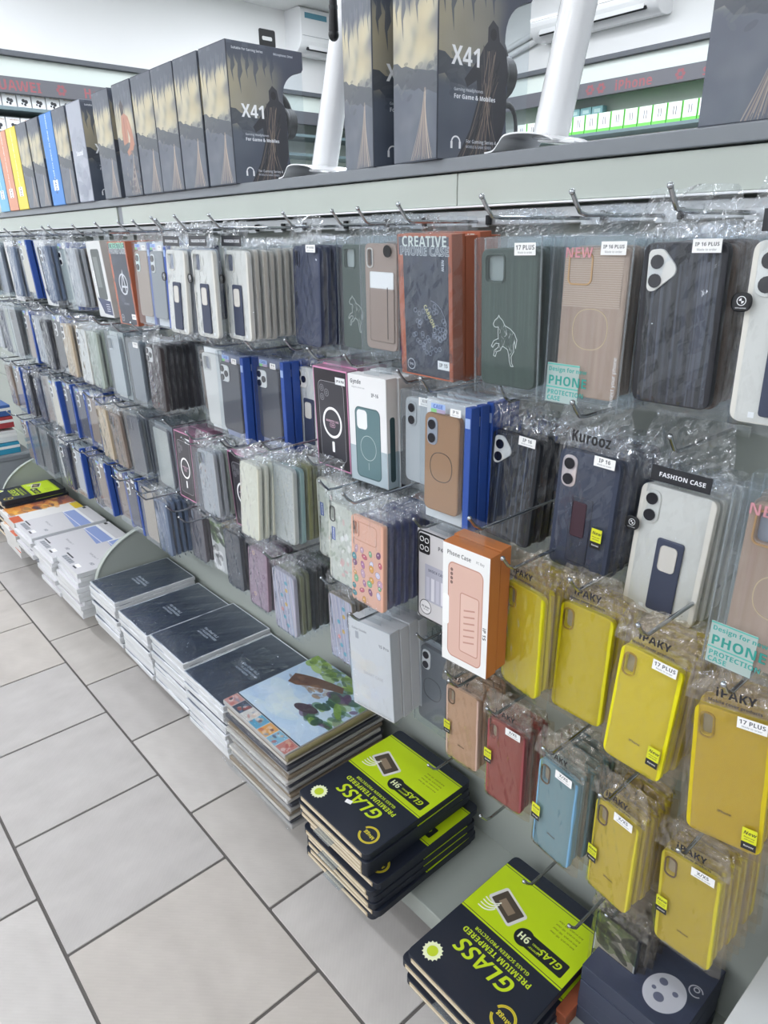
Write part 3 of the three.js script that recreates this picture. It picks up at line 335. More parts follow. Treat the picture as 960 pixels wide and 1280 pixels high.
TX.earphones = tex(128, 128, (g, w, h) => { g.fillStyle = '#eceeee'; g.fillRect(0, 0, w, h); g.fillStyle = '#2d3035'; for (const [x, y, r] of [[0.45, 0.5, 16], [0.65, 0.56, 17], [0.55, 0.76, 12], [0.34, 0.7, 9]]) { g.beginPath(); g.arc(w * x, h * y, r, 0, 7); g.fill(); } text(g, 'wireless', w * 0.62, h * 0.15, B + 22 + SS, '#b08c78', 'center'); });
TX.cable = tex(128, 128, (g, w, h) => { g.fillStyle = '#f0f2f0'; g.fillRect(0, 0, w, h); g.fillStyle = '#72d75a'; g.fillRect(0, h * 0.84, w, h * 0.16); g.fillRect(0, 0, 8, h); for (const x of [0.42, 0.6]) { g.fillStyle = '#5c6168'; g.fillRect(w * x, h * 0.22, 7, h * 0.42); } });
TX.blueBox = tex(96, 96, (g, w, h) => { g.fillStyle = '#8fbcc9'; g.fillRect(0, 0, w, h); g.fillStyle = '#c7e0e6'; g.fillRect(w * 0.2, h * 0.2, w * 0.6, h * 0.3); g.fillStyle = '#5d93a8'; g.fillRect(w * 0.2, h * 0.6, w * 0.6, h * 0.2); });
const PM = {}; for (const [k, t] of Object.entries(TX)) if (t && t.isTexture) PM[k] = printMat(t);
const PA = {}; for (const k of ['ipaky', 'kurooz', 'iphone', 'horse', 'designPhone']) PA[k] = alphaMat(TX[k]);
const stickerM = TX.st.map((t) => std({ map: t, roughness: 0.6 }));

// ---------------------------------------------------------------- hanging packs: cases, bags, clear boxes, blisters, cartons
function bagGeo(w, h, v) {                          // the pouch over the case
  return memo(`bag${w.toFixed(3)},${h.toFixed(3)},${v}`, () => {
    const nx = 12, ny = 24, P = [], U = [], I = [], ex = 0.010, by = h + 0.012, s = v * 13.7;
    for (let j = 0; j <= ny; j++) for (let i = 0; i <= nx; i++) {
      const u = i / nx * 2 - 1, y = 0.004 - (0.004 + by) * j / ny;
      let x = u * (w / 2 + ex);
      const inX = Math.abs(x) < w / 2, n = noise.noise(x * 38, y * 30, s), n2 = noise.noise(x * 90, y * 22, s + 5);
      let z = inX && y > -h ? 0.0016 + 0.0012 * Math.abs(n) + 0.0006 * n2 : -0.006 - 0.002 * Math.abs(u) + 0.0025 * n;
      if (Math.abs(u) > 0.99) z = -0.0105;
      x += 0.0025 * n2 * (inX ? 0.2 : 1);
      P.push(x, y + 0.003 * n * (j === ny ? 1 : 0), z); U.push(x * 8 + s, y * 5);
    }
    return grid(P, U, nx, ny);
  });
}
function grid(P, U, nx, ny) { const I = []; for (let j = 0; j < ny; j++) for (let i = 0; i < nx; i++) { const a = j * (nx + 1) + i, b = a + 1, c = a + nx + 1, d = c + 1; I.push(a, c, b, b, c, d); } const g = new THREE.BufferGeometry(); g.setAttribute('position', new THREE.Float32BufferAttribute(P, 3)); g.setAttribute('uv', new THREE.Float32BufferAttribute(U, 2)); g.setIndex(I); g.computeVertexNormals(); return g; }
function bagHeadGeo(w, head, v, amp = 1) {                   // crumpled header above the case, gathered at the hook
  return memo(`bh${w.toFixed(3)},${head},${v},${amp}`, () => {
    const nx = 22, ny = Math.max(5, Math.round(head * 260)), P = [], U = [], s = v * 9.3;
    for (let j = 0; j <= ny; j++) for (let i = 0; i <= nx; i++) {
      const u = i / nx * 2 - 1, t = j / ny, y = 0.004 + (head - 0.004) * (1 - t), k = 1 - t;
      const x = u * (w / 2 + 0.010) * (1 - 0.2 * k * k), a = amp * Math.min(1, k * 3);
      const rid = (n) => Math.abs(n) * 2 - 0.5;
      const z = THREE.MathUtils.lerp(0.001, -0.004, k) + a * (0.006 * rid(noise.noise(x * 60 + y * 25, y * 45, s)) + 0.0032 * rid(noise.noise(x * 140, y * 90, s + 3)) + 0.0016 * noise.noise(x * 260, y * 220, s));
      P.push(x, y + 0.004 * noise.noise(x * 50, s, 1) * k, z); U.push(x * 11 + s, y * 9);
    }
    return grid(P, U, nx, ny);
  });
}
function bagOn(g, w, h, head, mat, amp) { const v = bagN++ % 4; part(g, 'bag', bagGeo(w, h, v), mat ?? M.bag); if (head > 0.01) part(g, 'bag_header', bagHeadGeo(w, head, v, amp), mat === M.bagOld ? M.headOld : M.head); }
const CT = 0.0095;                                  // case thickness
function lensRow(c, spots, r, z = 0.0022) { for (const [x, y] of spots) { part(c, 'lens', cyl(r, 0.0024, 14), M.lens, [x, y, z], [Math.PI / 2, 0, 0]); } }
// a phone case: g group, front at z = 0, top centre at the origin
function phoneCase(g, w, h, o) {
  const r = o.r ?? 0.011, holes = [];
  const cx = -w / 2;
  if (o.cam === 'pill') holes.push([cx + 0.0135, -0.0215, 0.0125, 0.027, 0.006]);
  if (o.cam === 'square') holes.push([cx + 0.022, -0.022, 0.028, 0.031, 0.007]);
  const mat = o.mat ?? col(o.color ?? 0x888888, o.rough ?? 0.5);
  const c = part(g, 'case', slab(w, h, CT, r, holes), mat, [0, 0, 0], null, o.caseLabel);
  if (o.map) part(c, 'back_finish', sheet(w - 0.004, h - 0.004, r - 0.002, holes.map(([x, y, a, b, q]) => [x, y + 0.002, a, b, q])), o.map, [0, -0.002, 0.0003]);
  const rim = o.rim ?? mat;
  if (o.cam === 'pill') { ringPart(c, 'camera_rim', cx + 0.0135, -0.0215, 0.0155, 0.03, 0.0075, 0.0016, rim); part(c, 'camera_opening', box(0.016, 0.03, 0.002), o.inside ?? col(0xb9bbb8, 0.6), [cx + 0.0135, -0.0215, -0.006]); }
  if (o.cam === 'square') { ringPart(c, 'camera_rim', cx + 0.022, -0.022, 0.031, 0.034, 0.008, 0.0017, rim); part(c, 'camera_opening', box(0.03, 0.033, 0.002), o.inside ?? col(0x8b909b, 0.5), [cx + 0.022, -0.022, -0.006]); }
  if (o.cam === 'duo') { part(c, 'camera_plate', slab(0.021, 0.041, 0.002, 0.010), o.plate ?? M.white, [cx + 0.0165, -0.006, 0.0018]); lensRow(c, [[cx + 0.0165, -0.0165], [cx + 0.0165, -0.0365]], 0.0072); }
  if (o.cam === 'tri') { const s = new THREE.Shape(); s.moveTo(0.004, 0); s.quadraticCurveTo(0.0, -0.001, 0, -0.006); s.lineTo(0, -0.034); s.quadraticCurveTo(0.001, -0.041, 0.009, -0.038); s.lineTo(0.027, -0.024); s.quadraticCurveTo(0.031, -0.019, 0.027, -0.013); s.lineTo(0.018, -0.003); s.quadraticCurveTo(0.015, 0.001, 0.009, 0.0005); s.closePath(); part(c, 'camera_plate', memo('triPlate', () => new THREE.ExtrudeGeometry(s, { depth: 0.0014, bevelEnabled: true, bevelSize: 0.0005, bevelThickness: 0.0005, bevelSegments: 1 })), o.plate ?? col(0xd5d6d3, 0.4), [cx + 0.007, -0.007, 0.0002]); lensRow(c, [[cx + 0.0165, -0.018], [cx + 0.0155, -0.036]], 0.0068); }
  if (o.cam === 'trio') { part(c, 'camera_plate', slab(0.034, 0.035, 0.002, 0.009), o.plate ?? M.white, [cx + 0.022, -0.006, 0.0018]); lensRow(c, [[cx + 0.0135, -0.0145], [cx + 0.0135, -0.0325], [cx + 0.0295, -0.0235]], 0.0068); }
  if (o.grip) {                                     // flip stand with a slot
    const gr = part(c, 'grip_stand', slab(0.033, 0.092, 0.003, 0.004), col(0x3b4257, 0.5), [0.003, -h * 0.375, 0.003], null, 'navy fold-out stand'); part(gr, 'slot', slab(0.021, 0.032, 0.0006, 0.006), col(0xcfccc6, 0.5), [0, -0.007, 0.0005]);
    for (const x of [-0.02, 0.002, 0.026]) part(c, 'corner_mark', plane(0.0055, 0.0055), M.sticker, [x, -h + 0.008, 0.0004]);
  }
  if (o.ringline) ringPart(c, 'ring_line', 0, -h * 0.53, 0.045, 0.045, 0.0224, 0.0009, o.ringline, 0.0004);
  return c;
}
function ringPart(g, name, x, y, w, h, r, t, mat, d = 0.0015) {
  const geo = memo(`ring${w},${h},${r},${t},${d}`, () => { const s = roundPath(new THREE.Shape(), -w / 2, -h / 2, w / 2, h / 2, r); s.holes.push(roundPath(new THREE.Path(), -w / 2 + t, -h / 2 + t, w / 2 - t, h / 2 - t, Math.max(0.0005, r - t))); return new THREE.ExtrudeGeometry(s, { depth: d, bevelEnabled: false, curveSegments: 8 }); });
  return part(g, name, geo, mat, [x, y, 0.0002]);
}
let bagN = 0;
const BUILD = {
  bagged(g, w, h, o) {                              // a case in a clear bag with a header
    phoneCase(g, w, h, o);
    bagOn(g, w, h, o.head ?? 0.05, o.bag, o.headPrint || o.fashion ? 0.45 : 1);
    if (o.headPrint) part(g, 'header_print', plane(w * 0.86, w * 0.34), o.headPrint, [0.002, 0.021, 0.0066]);
    if (o.sticker !== undefined) part(g, 'price_sticker', plane(0.028, 0.0125), stickerM[o.sticker], [w / 2 - 0.019, -0.0035, 0.0052]);
    if (o.tag) part(g, 'new_tag', plane(0.0145, 0.026), PM.newTag, o.tag);
    if (o.strap) { const t = part(g, 'strap_panel', slab(0.03, 0.088, 0.0016, 0.003), col(0x2b3244, 0.5), [-0.002, -h * 0.36, 0.0015]); part(t, 'strap', slab(0.02, 0.046, 0.001, 0.003), col(0x3d2631, 0.6), [-0.002, -0.006, 0.0008]); }
    if (o.fashion) part(g, 'header_label', plane(0.07, 0.018), PM.fashion, [0.002, 0.016, 0.0068]);
    if (o.roundel) { const t = part(g, 'round_tag', slab(0.018, 0.017, 0.0008, 0.008), M.black, [-w / 2 - 0.001, -0.043, 0.0064]); part(t, 'emblem', plane(0.0135, 0.0135), PM.roundel, [0, -0.0085, 0.0003]); }
    if (o.word) part(g, 'brand_print', plane(0.017, 0.005), PA.iphone, [0, -h * 0.76, 0.0008]);
  },
  plainbag(g, w, h, o) { phoneCase(g, w, h, o); bagOn(g, w, h, o.head ?? 0.018, o.bag); },
  clearbox(g, w, h, o) {                            // rigid clear box with the case inside
    const d = o.d ?? 0.017, cw = o.cw ?? w * 0.8, ch = o.ch ?? h * 0.86;
    part(g, 'clear_box', memo(`cb${w},${h},${d}`, () => { const b = new RoundedBoxGeometry(w, h, d, 2, 0.0025); b.translate(0, -h / 2, -d / 2); return b; }), o.frost ? M.frost : M.clear);
    const e = new THREE.Group(); e.name = 'insert'; e.position.set(o.cx ?? 0, -(h - ch) / 2, -0.003); g.add(e); phoneCase(e, cw, ch, o);
    for (const s of [-1, 1]) part(g, 'box_edge', box(0.0016, h - 0.004, 0.0016), M.frost, [s * (w / 2 - 0.001), -h / 2, 0.0001]);
    part(g, 'hang_tab', plane(0.05, 0.03), M.bag, [0, 0.014, -d / 2]);
    if (o.backing) part(g, 'backing_card', box(w - 0.005, h - 0.005, 0.001), o.backing, [0, -h / 2, -d + 0.002]);
    if (o.front) part(g, 'front_print', plane(w - 0.004, h - 0.004), o.front, [0, -h / 2, 0.0006]);
    if (o.emblem) part(g, 'emblem_print', plane(0.046, 0.069), o.emblem, [-0.004, -h * 0.64, -0.0022]);
    if (o.sticker !== undefined) part(g, 'price_sticker', plane(0.03, 0.0135), stickerM[o.sticker], [w / 2 - 0.024, -0.014, 0.0008]);
    if (o.extra) o.extra(g, w, h);
  },
  blister(g, w, h, o) {                             // clear tray with a coloured spine down one side
    const d = 0.018; part(g, 'clear_tray', memo(`bl${w},${h}`, () => { const b = new RoundedBoxGeometry(w - 0.012, h, d, 2, 0.003); b.translate(-0.006, -h / 2, -d / 2); return b; }), M.clear);
    part(g, 'backing_card', box(w - 0.006, h - 0.002, 0.0012), o.backing ?? col(0xd9dde0, 0.5), [-0.003, -h / 2, -d + 0.001]);
    const sp = part(g, 'spine', rbox(0.012, h - 0.004, d, 0.0015), o.spine ?? col(0x2b4f9e, 0.45), [w / 2 - 0.006, -h / 2, -d / 2], null, 'blue printed spine');
    part(sp, 'spine_label', plane(0.009, 0.014), col(0x9db4dc, 0.5), [0, h / 2 - 0.024, d / 2 + 0.0003]);
    const e = new THREE.Group(); e.name = 'insert'; e.position.set(-0.007, -0.02, -0.003); g.add(e); phoneCase(e, w * 0.68, h * 0.79, o);
    part(g, 'header_label', plane(0.028, 0.013), PM.caseCard, [-0.012, -0.011, 0.0006]);
    part(g, 'price_sticker', plane(0.02, 0.011), stickerM[o.sticker ?? 1], [0.022, -0.013, 0.0007]);
    part(g, 'hang_tab', plane(0.05, 0.028), M.bag, [0, 0.013, -d / 2]);
  },
  carton(g, w, h, o) {                              // printed cardboard box
    const d = o.d ?? 0.02; const b = part(g, 'carton', memo(`ca${w},${h},${d}`, () => { const q = new RoundedBoxGeometry(w, h, d, 1, 0.0008); q.translate(0, -h / 2, -d / 2); return q; }), o.body ?? M.white);
    if (o.face) part(g, 'front_print', plane(w - 0.001, h - 0.001), o.face, [0, -h / 2, 0.0004]);
    if (o.side) part(g, 'side_print', plane(d - 0.001, h - 0.001), o.side, [w / 2 + 0.0004, -h / 2, -d / 2], [0, Math.PI / 2, 0]);
    if (o.extra) o.extra(g, w, h);
    if (o.shrink) part(g, 'shrink_bag', bagGeo(w, h, bagN++ % 4), M.wrap, [0, 0, 0.0006]);
    part(g, 'hang_tab', plane(0.04, 0.026), o.tab ?? M.frost, [0, 0.012, -d / 2]);
  },
};
const ORD = ['first', 'second', 'third', 'fourth', 'fifth', 'sixth', 'seventh', 'eighth', 'ninth', 'tenth', 'eleventh', 'twelfth', 'thirteenth', 'fourteenth', 'fifteenth', 'sixteenth', 'seventeenth'];
const within = (a, b) => { const t = `${a}${b}`; return t.split(/\s+/).length <= 16 ? t : a; };
const protos = new Map();
function make(kind, name, label, category, group, pose, w, h, o, key) {
  const [x, y, z, pit, rol, yaw = 0] = pose;
  let g; const pk = key && `${kind}|${key}|${w}|${h}`;
  if (pk && protos.has(pk)) { g = protos.get(pk).clone(); g.name = numbered(name); scene.add(g); g.userData = { label, category }; if (group) g.userData.group = group; }
  else { g = thing(name, label, category, [0, 0, 0], [0, 0, 0], group); BUILD[kind](g, w, h, o); if (pk) protos.set(pk, g); }
  g.position.set(x, CH + y, z); g.rotation.set(pit, yaw, rol, 'YXZ'); return g;
}
const NAMES = { bagged: 'bagged_phone_case', plainbag: 'bagged_phone_case', clearbox: 'boxed_phone_case', blister: 'blister_phone_case', carton: 'phone_case_carton' };
const ROWS = ['top', 'second', 'third', 'fourth', 'lowest'];
// one hook with its packs: front pack first, then the ones behind it
function hang(row, kind, label, p, o, behind = [], opt = {}) {
  const [x, y, z, w, h, pit = 0, rol = 0, yaw = 0] = p;
  make(kind, NAMES[kind], label, 'phone case', opt.group, [x, y, z, pit, rol, yaw], w, h, o);
  let zz = z - (opt.gap ?? (kind === 'bagged' || kind === 'plainbag' ? 0.0165 : (o.d ?? 0.019) + 0.002));
  behind.forEach((b) => {
    for (let i = 0; i < (b.n ?? 1); i++) {
      const dz = b.dz ?? (b.kind === 'bagged' || b.kind === 'plainbag' ? 0.0162 : (b.o.d ?? 0.018) + 0.0015); if (zz - dz - h * Math.max(0, Math.sin(pit)) < ZB + 0.013) return;
      const ww = b.w ?? w, hh = b.h ?? h;
      make(b.kind, NAMES[b.kind], (b.n ?? 1) > 1 && !b.group ? within(b.label, `, ${ORD[i]} from the front`) : b.label, 'phone case', b.group ?? `${b.label}s`.slice(0, 100), [x + rr(-0.003, 0.003), y + rr(-0.003, 0.003), zz, pit, rol + rr(-0.008, 0.008), yaw], ww, hh, b.o, b.key ?? JSON.stringify([b.label])); zz -= dz;
    }
  });
  if (opt.hook !== 0) {
    const bag = kind === 'bagged' || kind === 'plainbag', hy = row === 0 ? 0.018 : y + (opt.hy ?? (bag ? Math.min(0.05, (o.head ?? 0.05) - 0.014) : 0.018));
    hook(x, hy, z + (opt.tip ?? 0.03), row === 0, opt.group ? `chrome hook in the ${ROWS[row]} row carrying ${label.split(' ').slice(0, 3).join(' ')}s` : within('chrome hook carrying the ' + label.split(' ').slice(0, 12).join(' '), ''), `${ROWS[row]} row hooks`);
  }
}
const cs = (label, color, n = 1, o = {}, kind = 'plainbag', extra = {}) => ({ kind, label, n, o: { color, ...o }, key: label, ...extra });
const whiteGrip = { color: 0xdad8d0, cam: 'duo', plate: col(0xe6e5df, 0.4), grip: true, rough: 0.45 };
const bagOf = (c) => `${c} phone case in clear bag`;

// ---- top row
hang(0, 'bagged', 'white phone case with navy fold-out stand at the end of the top row', [-0.235, -0.007, -0.673, 0.08, 0.16, 0.02, 0.01], { ...whiteGrip, roundel: true, fashion: true }, [cs('cream phone case behind the white stand case, top row end', 0xcfcabd, 3)]);
hang(0, 'bagged', 'black wood-grain phone case with two-lens cutout in clear bag', [-0.348, -0.009, -0.695, 0.085, 0.16, 0.03, 0.012], { color: 0x26272e, map: printMat(TX.wood, { roughness: 0.45 }), cam: 'tri', sticker: 0 }, [cs('brown wood-grain phone case behind the black wood-grain one', 0x5b4a42, 4), cs('dark brown phone case at the back of the wood-grain hook', 0x3c3330, 2)]);
const ridge = (g, w, h) => part(g, 'ridged_panel', plane(w * 0.72, h * 0.32), PM.ridges, [0.002, -h * 0.24, -0.0022]);
hang(0, 'clearbox', 'tan suede phone case in clear box with teal protection lettering', [-0.452, -0.001, -0.697, 0.1, 0.188, -0.01, 0.005], { color: 0xa38d7d, map: PM.suede, cam: 'square', rim: col(0xc9a070, 0.3, { metalness: 0.6 }), inside: col(0xa9adb5, 0.5), ringline: col(0xc4ad88, 0.4), front: PA.designPhone, sticker: 0, extra: ridge, cx: 0.004 }, [{ kind: 'clearbox', label: 'tan suede phone case box second on its top-row hook', n: 3, o: { color: 0xa38d7d, map: PM.suede }, dz: 0.02 }]);
hang(0, 'clearbox', 'dark green leather phone case with silver horse emblem beside the tan suede box', [-0.554, -0.002, -0.679, 0.1, 0.188, 0.03, 0.015], { color: 0x34463f, map: printMat(TX.greenLeather, { roughness: 0.6 }), cam: 'square', inside: col(0x8f9a98, 0.5), emblem: PA.horse, sticker: 3, cw: 0.084 }, [{ kind: 'clearbox', label: 'dark green leather phone case box behind the horse emblem box', n: 4, o: { color: 0x34463f }, dz: 0.02 }]);
hang(0, 'carton', 'rust-orange creative phone case carton with honeycomb print', [-0.743, 0.002, -0.729, 0.108, 0.2, 0.06, -0.015], { body: col(0xb06347, 0.55), face: PM.creative1, d: 0.026, tab: M.bag, shrink: true }, [{ kind: 'carton', label: 'rust-orange carton hanging behind the honeycomb creative carton', n: 3, o: { body: col(0xb06347, 0.55), face: PM.creative1, d: 0.024 } }]);
const walletBits = (g, w, h) => { part(g, 'card_pocket', slab(w * 0.62, h * 0.44, 0.001, 0.003), col(0x97857b, 0.7), [0.004, -h * 0.42, -0.0012]); part(g, 'white_card', slab(w * 0.6, h * 0.14, 0.0008, 0.003), M.white, [0.004, -h * 0.29, -0.0014]); part(g, 'stitch_line', box(0.0012, h * 0.42, 0.0006), col(0x5c4f4a, 0.7), [0.018, -h * 0.62, -0.0008]); part(g, 'round_badge', cyl(0.009, 0.0008, 12), M.black, [0.02, -0.024, 0.0006], [Math.PI / 2, 0, 0]); };
hang(0, 'clearbox', 'brown wallet phone case with card pocket in a clear box', [-0.876, 0.003, -0.762, 0.094, 0.19, 0.02, -0.019], { color: 0x9c8a80, cam: 'pill', inside: col(0x77797d, 0.5), rim: col(0xd0cdc8, 0.3), extra: walletBits }, [{ kind: 'clearbox', label: 'brown wallet phone case box at the back of its hook', n: 3, o: { color: 0x9c8a80 }, dz: 0.02 }]);
hang(0, 'clearbox', 'dark green phone case with silver horse emblem next to the brown wallet case', [-0.965, 0.002, -0.787, 0.1, 0.2, 0.005, -0.012], { color: 0x3c5049, map: printMat(TX.greenLeather, { roughness: 0.6 }), cam: 'square', inside: col(0x9aa5a4, 0.5), emblem: PA.horse }, [{ kind: 'clearbox', label: 'dark green phone case box at the back beside the wallet cases', n: 2, o: { color: 0x3c5049 }, dz: 0.02 }]);
hang(0, 'bagged', 'navy phone case in clear bag with white price sticker, top row', [-1.075, -0.014, -0.765, 0.08, 0.172, -0.01, -0.02], { color: 0x343c55, cam: 'pill', inside: col(0x5c6070, 0.4), sticker: 4 }, [cs('navy phone case deep on the top-row hook beside the green horse box', 0x343c55, 4)]);
hang(0, 'bagged', 'white phone case with navy stand in front of the long cream row', [-1.203, -0.02, -0.697, 0.084, 0.16, -0.015, -0.013], { ...whiteGrip, cam: 'square', inside: col(0x6d7385, 0.4), fashion: true, roundel: true }, [cs('cream phone case in the long row behind the white stand case', 0xc4bfb4, 8), cs('steel-blue phone case behind the cream row', 0x5b6678, 2), cs('light grey phone case at the back of the cream row', 0x9da0a6, 2)]);
hang(0, 'bagged', 'white phone case with navy stand and black round tag, middle of three', [-1.275, -0.019, -0.668, 0.084, 0.16, -0.015, -0.002], { ...whiteGrip, cam: 'square', inside: col(0x6d7385, 0.4), fashion: true, roundel: true });
hang(0, 'bagged', 'white phone case with navy stand next to the smoky grey cases', [-1.372, -0.019, -0.661, 0.08, 0.16, -0.04, -0.02], { ...whiteGrip, cam: 'square', inside: col(0x8d94a4, 0.4), fashion: true, roundel: true }, [cs('grey phone case behind the white stand case by the smoky ones', 0x9aa0a8, 4)]);
const smoky = { color: 0x7d8388, cam: 'duo', plate: col(0xd5d9d8, 0.4), rough: 0.35 };
hang(0, 'blister', 'smoky grey phone case with pale two-lens cutout in a blue-edged blister', [-1.6, -0.004, -0.726, 0.1, 0.188, -0.03, -0.005], smoky, [{ kind: 'blister', label: 'smoky grey blister case behind the first one', n: 4, o: { ...smoky }, dz: 0.02 }]);
hang(0, 'blister', 'tan and smoke phone case blister beside the emblem carton', [-1.705, -0.004, -0.735, 0.1, 0.19, -0.02, 0], { color: 0x9d8d80, cam: 'duo', plate: col(0xcfe0dc, 0.4) }, [{ kind: 'blister', label: 'tan phone case blister deeper on the hook by the emblem carton', n: 3, o: { color: 0x9d8d80 }, dz: 0.02 }]);
hang(0, 'carton', 'rust-orange creative phone case carton with grey circled letter emblem', [-1.821, -0.003, -0.725, 0.112, 0.2, 0.03, 0.004], { body: col(0xb06347, 0.55), face: PM.creative2, d: 0.026, tab: M.bag }, [{ kind: 'carton', label: 'rust-orange carton behind the circled emblem carton', n: 3, o: { body: col(0xb06347, 0.55), face: PM.creative2, d: 0.024 } }]);
hang(0, 'carton', 'white phone case carton with dark window beside the emblem carton', [-2.037, -0.001, -0.747, 0.104, 0.2, 0.05, 0.015], { body: col(0xc9cac7, 0.5), face: PM.plainWhite, d: 0.026 }, [{ kind: 'carton', label: 'white carton behind the one with the dark window', n: 2, o: { body: col(0xc9cac7, 0.5), face: PM.plainWhite, d: 0.026 } }]);
const paleBlister = { color: 0x9ba5a5, cam: 'duo', backing: col(0xaeb6b8, 0.5) };
hang(0, 'blister', 'pale grey phone case blister with deep blue spine, front of three', [-2.29, -0.002, -0.745, 0.11, 0.195, 0.04, 0.008], paleBlister, [{ kind: 'blister', label: 'pale grey phone case blister with deep blue spine behind the first', n: 3, o: { ...paleBlister }, dz: 0.021 }]);
hang(0, 'carton', 'white phone case carton with navy corner by the blue spines', [-2.49, 0.004, -0.745, 0.104, 0.2, 0.06, 0.01], { body: col(0xb3b4b6, 0.5), face: PM.plainWhite, d: 0.03 }, [{ kind: 'carton', label: 'pale carton behind the one with the navy corner', n: 2, o: { body: col(0x3a3c42, 0.5), d: 0.02 } }]);
const brownBox = { body: col(0x4c4746, 0.6), face: PM.whiteBox, d: 0.024 };
hang(0, 'carton', 'white-faced carton with dark brown sides, front of the brown row', [-2.83, 0.002, -0.745, 0.105, 0.2, 0.04, 0.005], brownBox, [{ kind: 'carton', label: 'carton with dark brown sides in the brown row', n: 3, o: { ...brownBox }, dz: 0.032 }]);

// ---- second row
hang(1, 'clearbox', 'tan phone case with gold camera ring in a clear box at the row end', [-0.191, -0.214, -0.634, 0.1, 0.19, 0.005, -0.012], { color: 0xa38d7d, map: PM.suede, cam: 'square', rim: col(0xc9a070, 0.3, { metalness: 0.6 }), ringline: col(0xc4ad88, 0.4), front: PA.designPhone, cx: 0.006 }, [{ kind: 'clearbox', label: 'tan boxed phone case behind the gold camera ring one', n: 3, o: { color: 0xa38d7d }, dz: 0.021 }]);
hang(1, 'bagged', 'white phone case with navy stand and black fashion case header label', [-0.338, -0.272, -0.738, 0.09, 0.16, -0.05, -0.02], { ...whiteGrip, plate: col(0xd5d4cd, 0.4), roundel: true, fashion: true, head: 0.085 }, [cs('white phone case behind the fashion case header', 0xdad8d0, 4)]);
hang(1, 'bagged', 'navy phone case with dark red strap panel and yellow new tag', [-0.441, -0.247, -0.715, 0.084, 0.155, -0.02, -0.027], { color: 0x323a4e, cam: 'duo', plate: col(0xc9bdbb, 0.4), sticker: 1, head: 0.072, strap: true, headPrint: PA.kurooz, tag: [0.026, -0.1, 0.0058] }, [cs('navy phone case behind the one with the yellow new tag', 0x323a4e, 5)]);
hang(1, 'bagged', 'black ribbed phone case with triangular lens plate in crinkled bag', [-0.578, -0.256, -0.748, 0.083, 0.158, -0.03, -0.045], { color: 0x21252c, map: printMat(TX.stripe, { roughness: 0.4 }), cam: 'tri', sticker: 1, head: 0.068 }, [cs('black phone case behind the ribbed one with triangular lens plate', 0x21252c, 5)]);
hang(1, 'blister', 'tan woven phone case with black ring in a blue-spined blister', [-0.674, -0.218, -0.705, 0.102, 0.188, -0.02, 0.013], { color: 0x96704f, map: printMat(TX.weave, { roughness: 0.7 }), cam: 'duo', plate: col(0x9fa6b3, 0.3), ringline: M.black }, [{ kind: 'blister', label: 'blue-spined blister behind the tan woven case', n: 4, o: { color: 0x96704f }, dz: 0.021 }]);
hang(1, 'clearbox', 'transparent phone case with white sticker beside the tan woven case', [-0.786, -0.229, -0.762, 0.082, 0.165, 0.01, -0.012], { color: 0xc9ccce, rough: 0.3, cam: 'duo', plate: col(0xb9bdc0, 0.4), sticker: 2, frost: true }, [{ kind: 'clearbox', label: 'transparent phone case box behind the white-stickered one', n: 3, o: { color: 0xc9ccce }, dz: 0.021 }]);
hang(1, 'carton', 'white and grey-blue carton printed with a teal phone case', [-0.89, -0.215, -0.742, 0.098, 0.188, 0.005, 0.015], { body: M.white, face: PM.teal, side: PM.tealSide, d: 0.024 }, [{ kind: 'carton', label: 'white and black-footed carton behind the teal phone case carton', n: 1, o: { body: M.white, face: PM.teal, side: PM.tealSide2, d: 0.024 } }, { kind: 'carton', label: 'white and grey-blue carton at the back of the teal carton hook', n: 3, o: { body: M.white, face: PM.teal, side: PM.tealSide, d: 0.024 } }]);
const ringBox = { body: col(0xa88096, 0.5), face: PM.ring, d: 0.022 };
hang(1, 'carton', 'black carton with pink edges and white magnet ring beside the teal carton', [-1.004, -0.217, -0.752, 0.1, 0.188, 0.02, 0], ringBox, [{ kind: 'carton', label: 'pink-edged black carton behind the magnet ring carton', n: 3, o: ringBox }]);
hang(1, 'bagged', 'white phone case with navy lower panel behind the magnet ring carton', [-1.118, -0.234, -0.785, 0.08, 0.16, -0.01, -0.015], { color: 0xdcdad3, cam: 'trio', plate: col(0xe4e2dc, 0.4), grip: true }, [cs('navy phone case behind the white one with navy lower panel', 0x3b4668, 5)]);
const blueBl = { color: 0x3b3f4b, cam: 'trio', plate: col(0xdcdedd, 0.4), rough: 0.4, backing: col(0x8b95b4, 0.5) };
hang(1, 'blister', 'charcoal phone case in blue-spined blister with green label', [-1.196, -0.22, -0.743, 0.115, 0.186, 0, -0.005], blueBl, [{ kind: 'blister', label: 'blue-spined charcoal blister behind the green-labelled one', n: 4, o: blueBl, dz: 0.021 }]);
hang(1, 'blister', 'dark grey phone case in blue-spined blister next to the white case', [-1.31, -0.221, -0.723, 0.113, 0.186, 0, -0.02], blueBl, [{ kind: 'blister', label: 'blue-spined dark grey blister second on its hook', n: 4, o: blueBl, dz: 0.021 }]);
hang(1, 'clearbox', 'white phone case with grey camera opening in a narrow clear box', [-1.43, -0.222, -0.74, 0.095, 0.19, 0.02, 0.01], { color: 0xd3d3d0, cam: 'square', backing: M.white }, [{ kind: 'clearbox', label: 'white boxed phone case behind the grey camera opening one', n: 3, o: { color: 0xd3d3d0 }, dz: 0.021 }]);
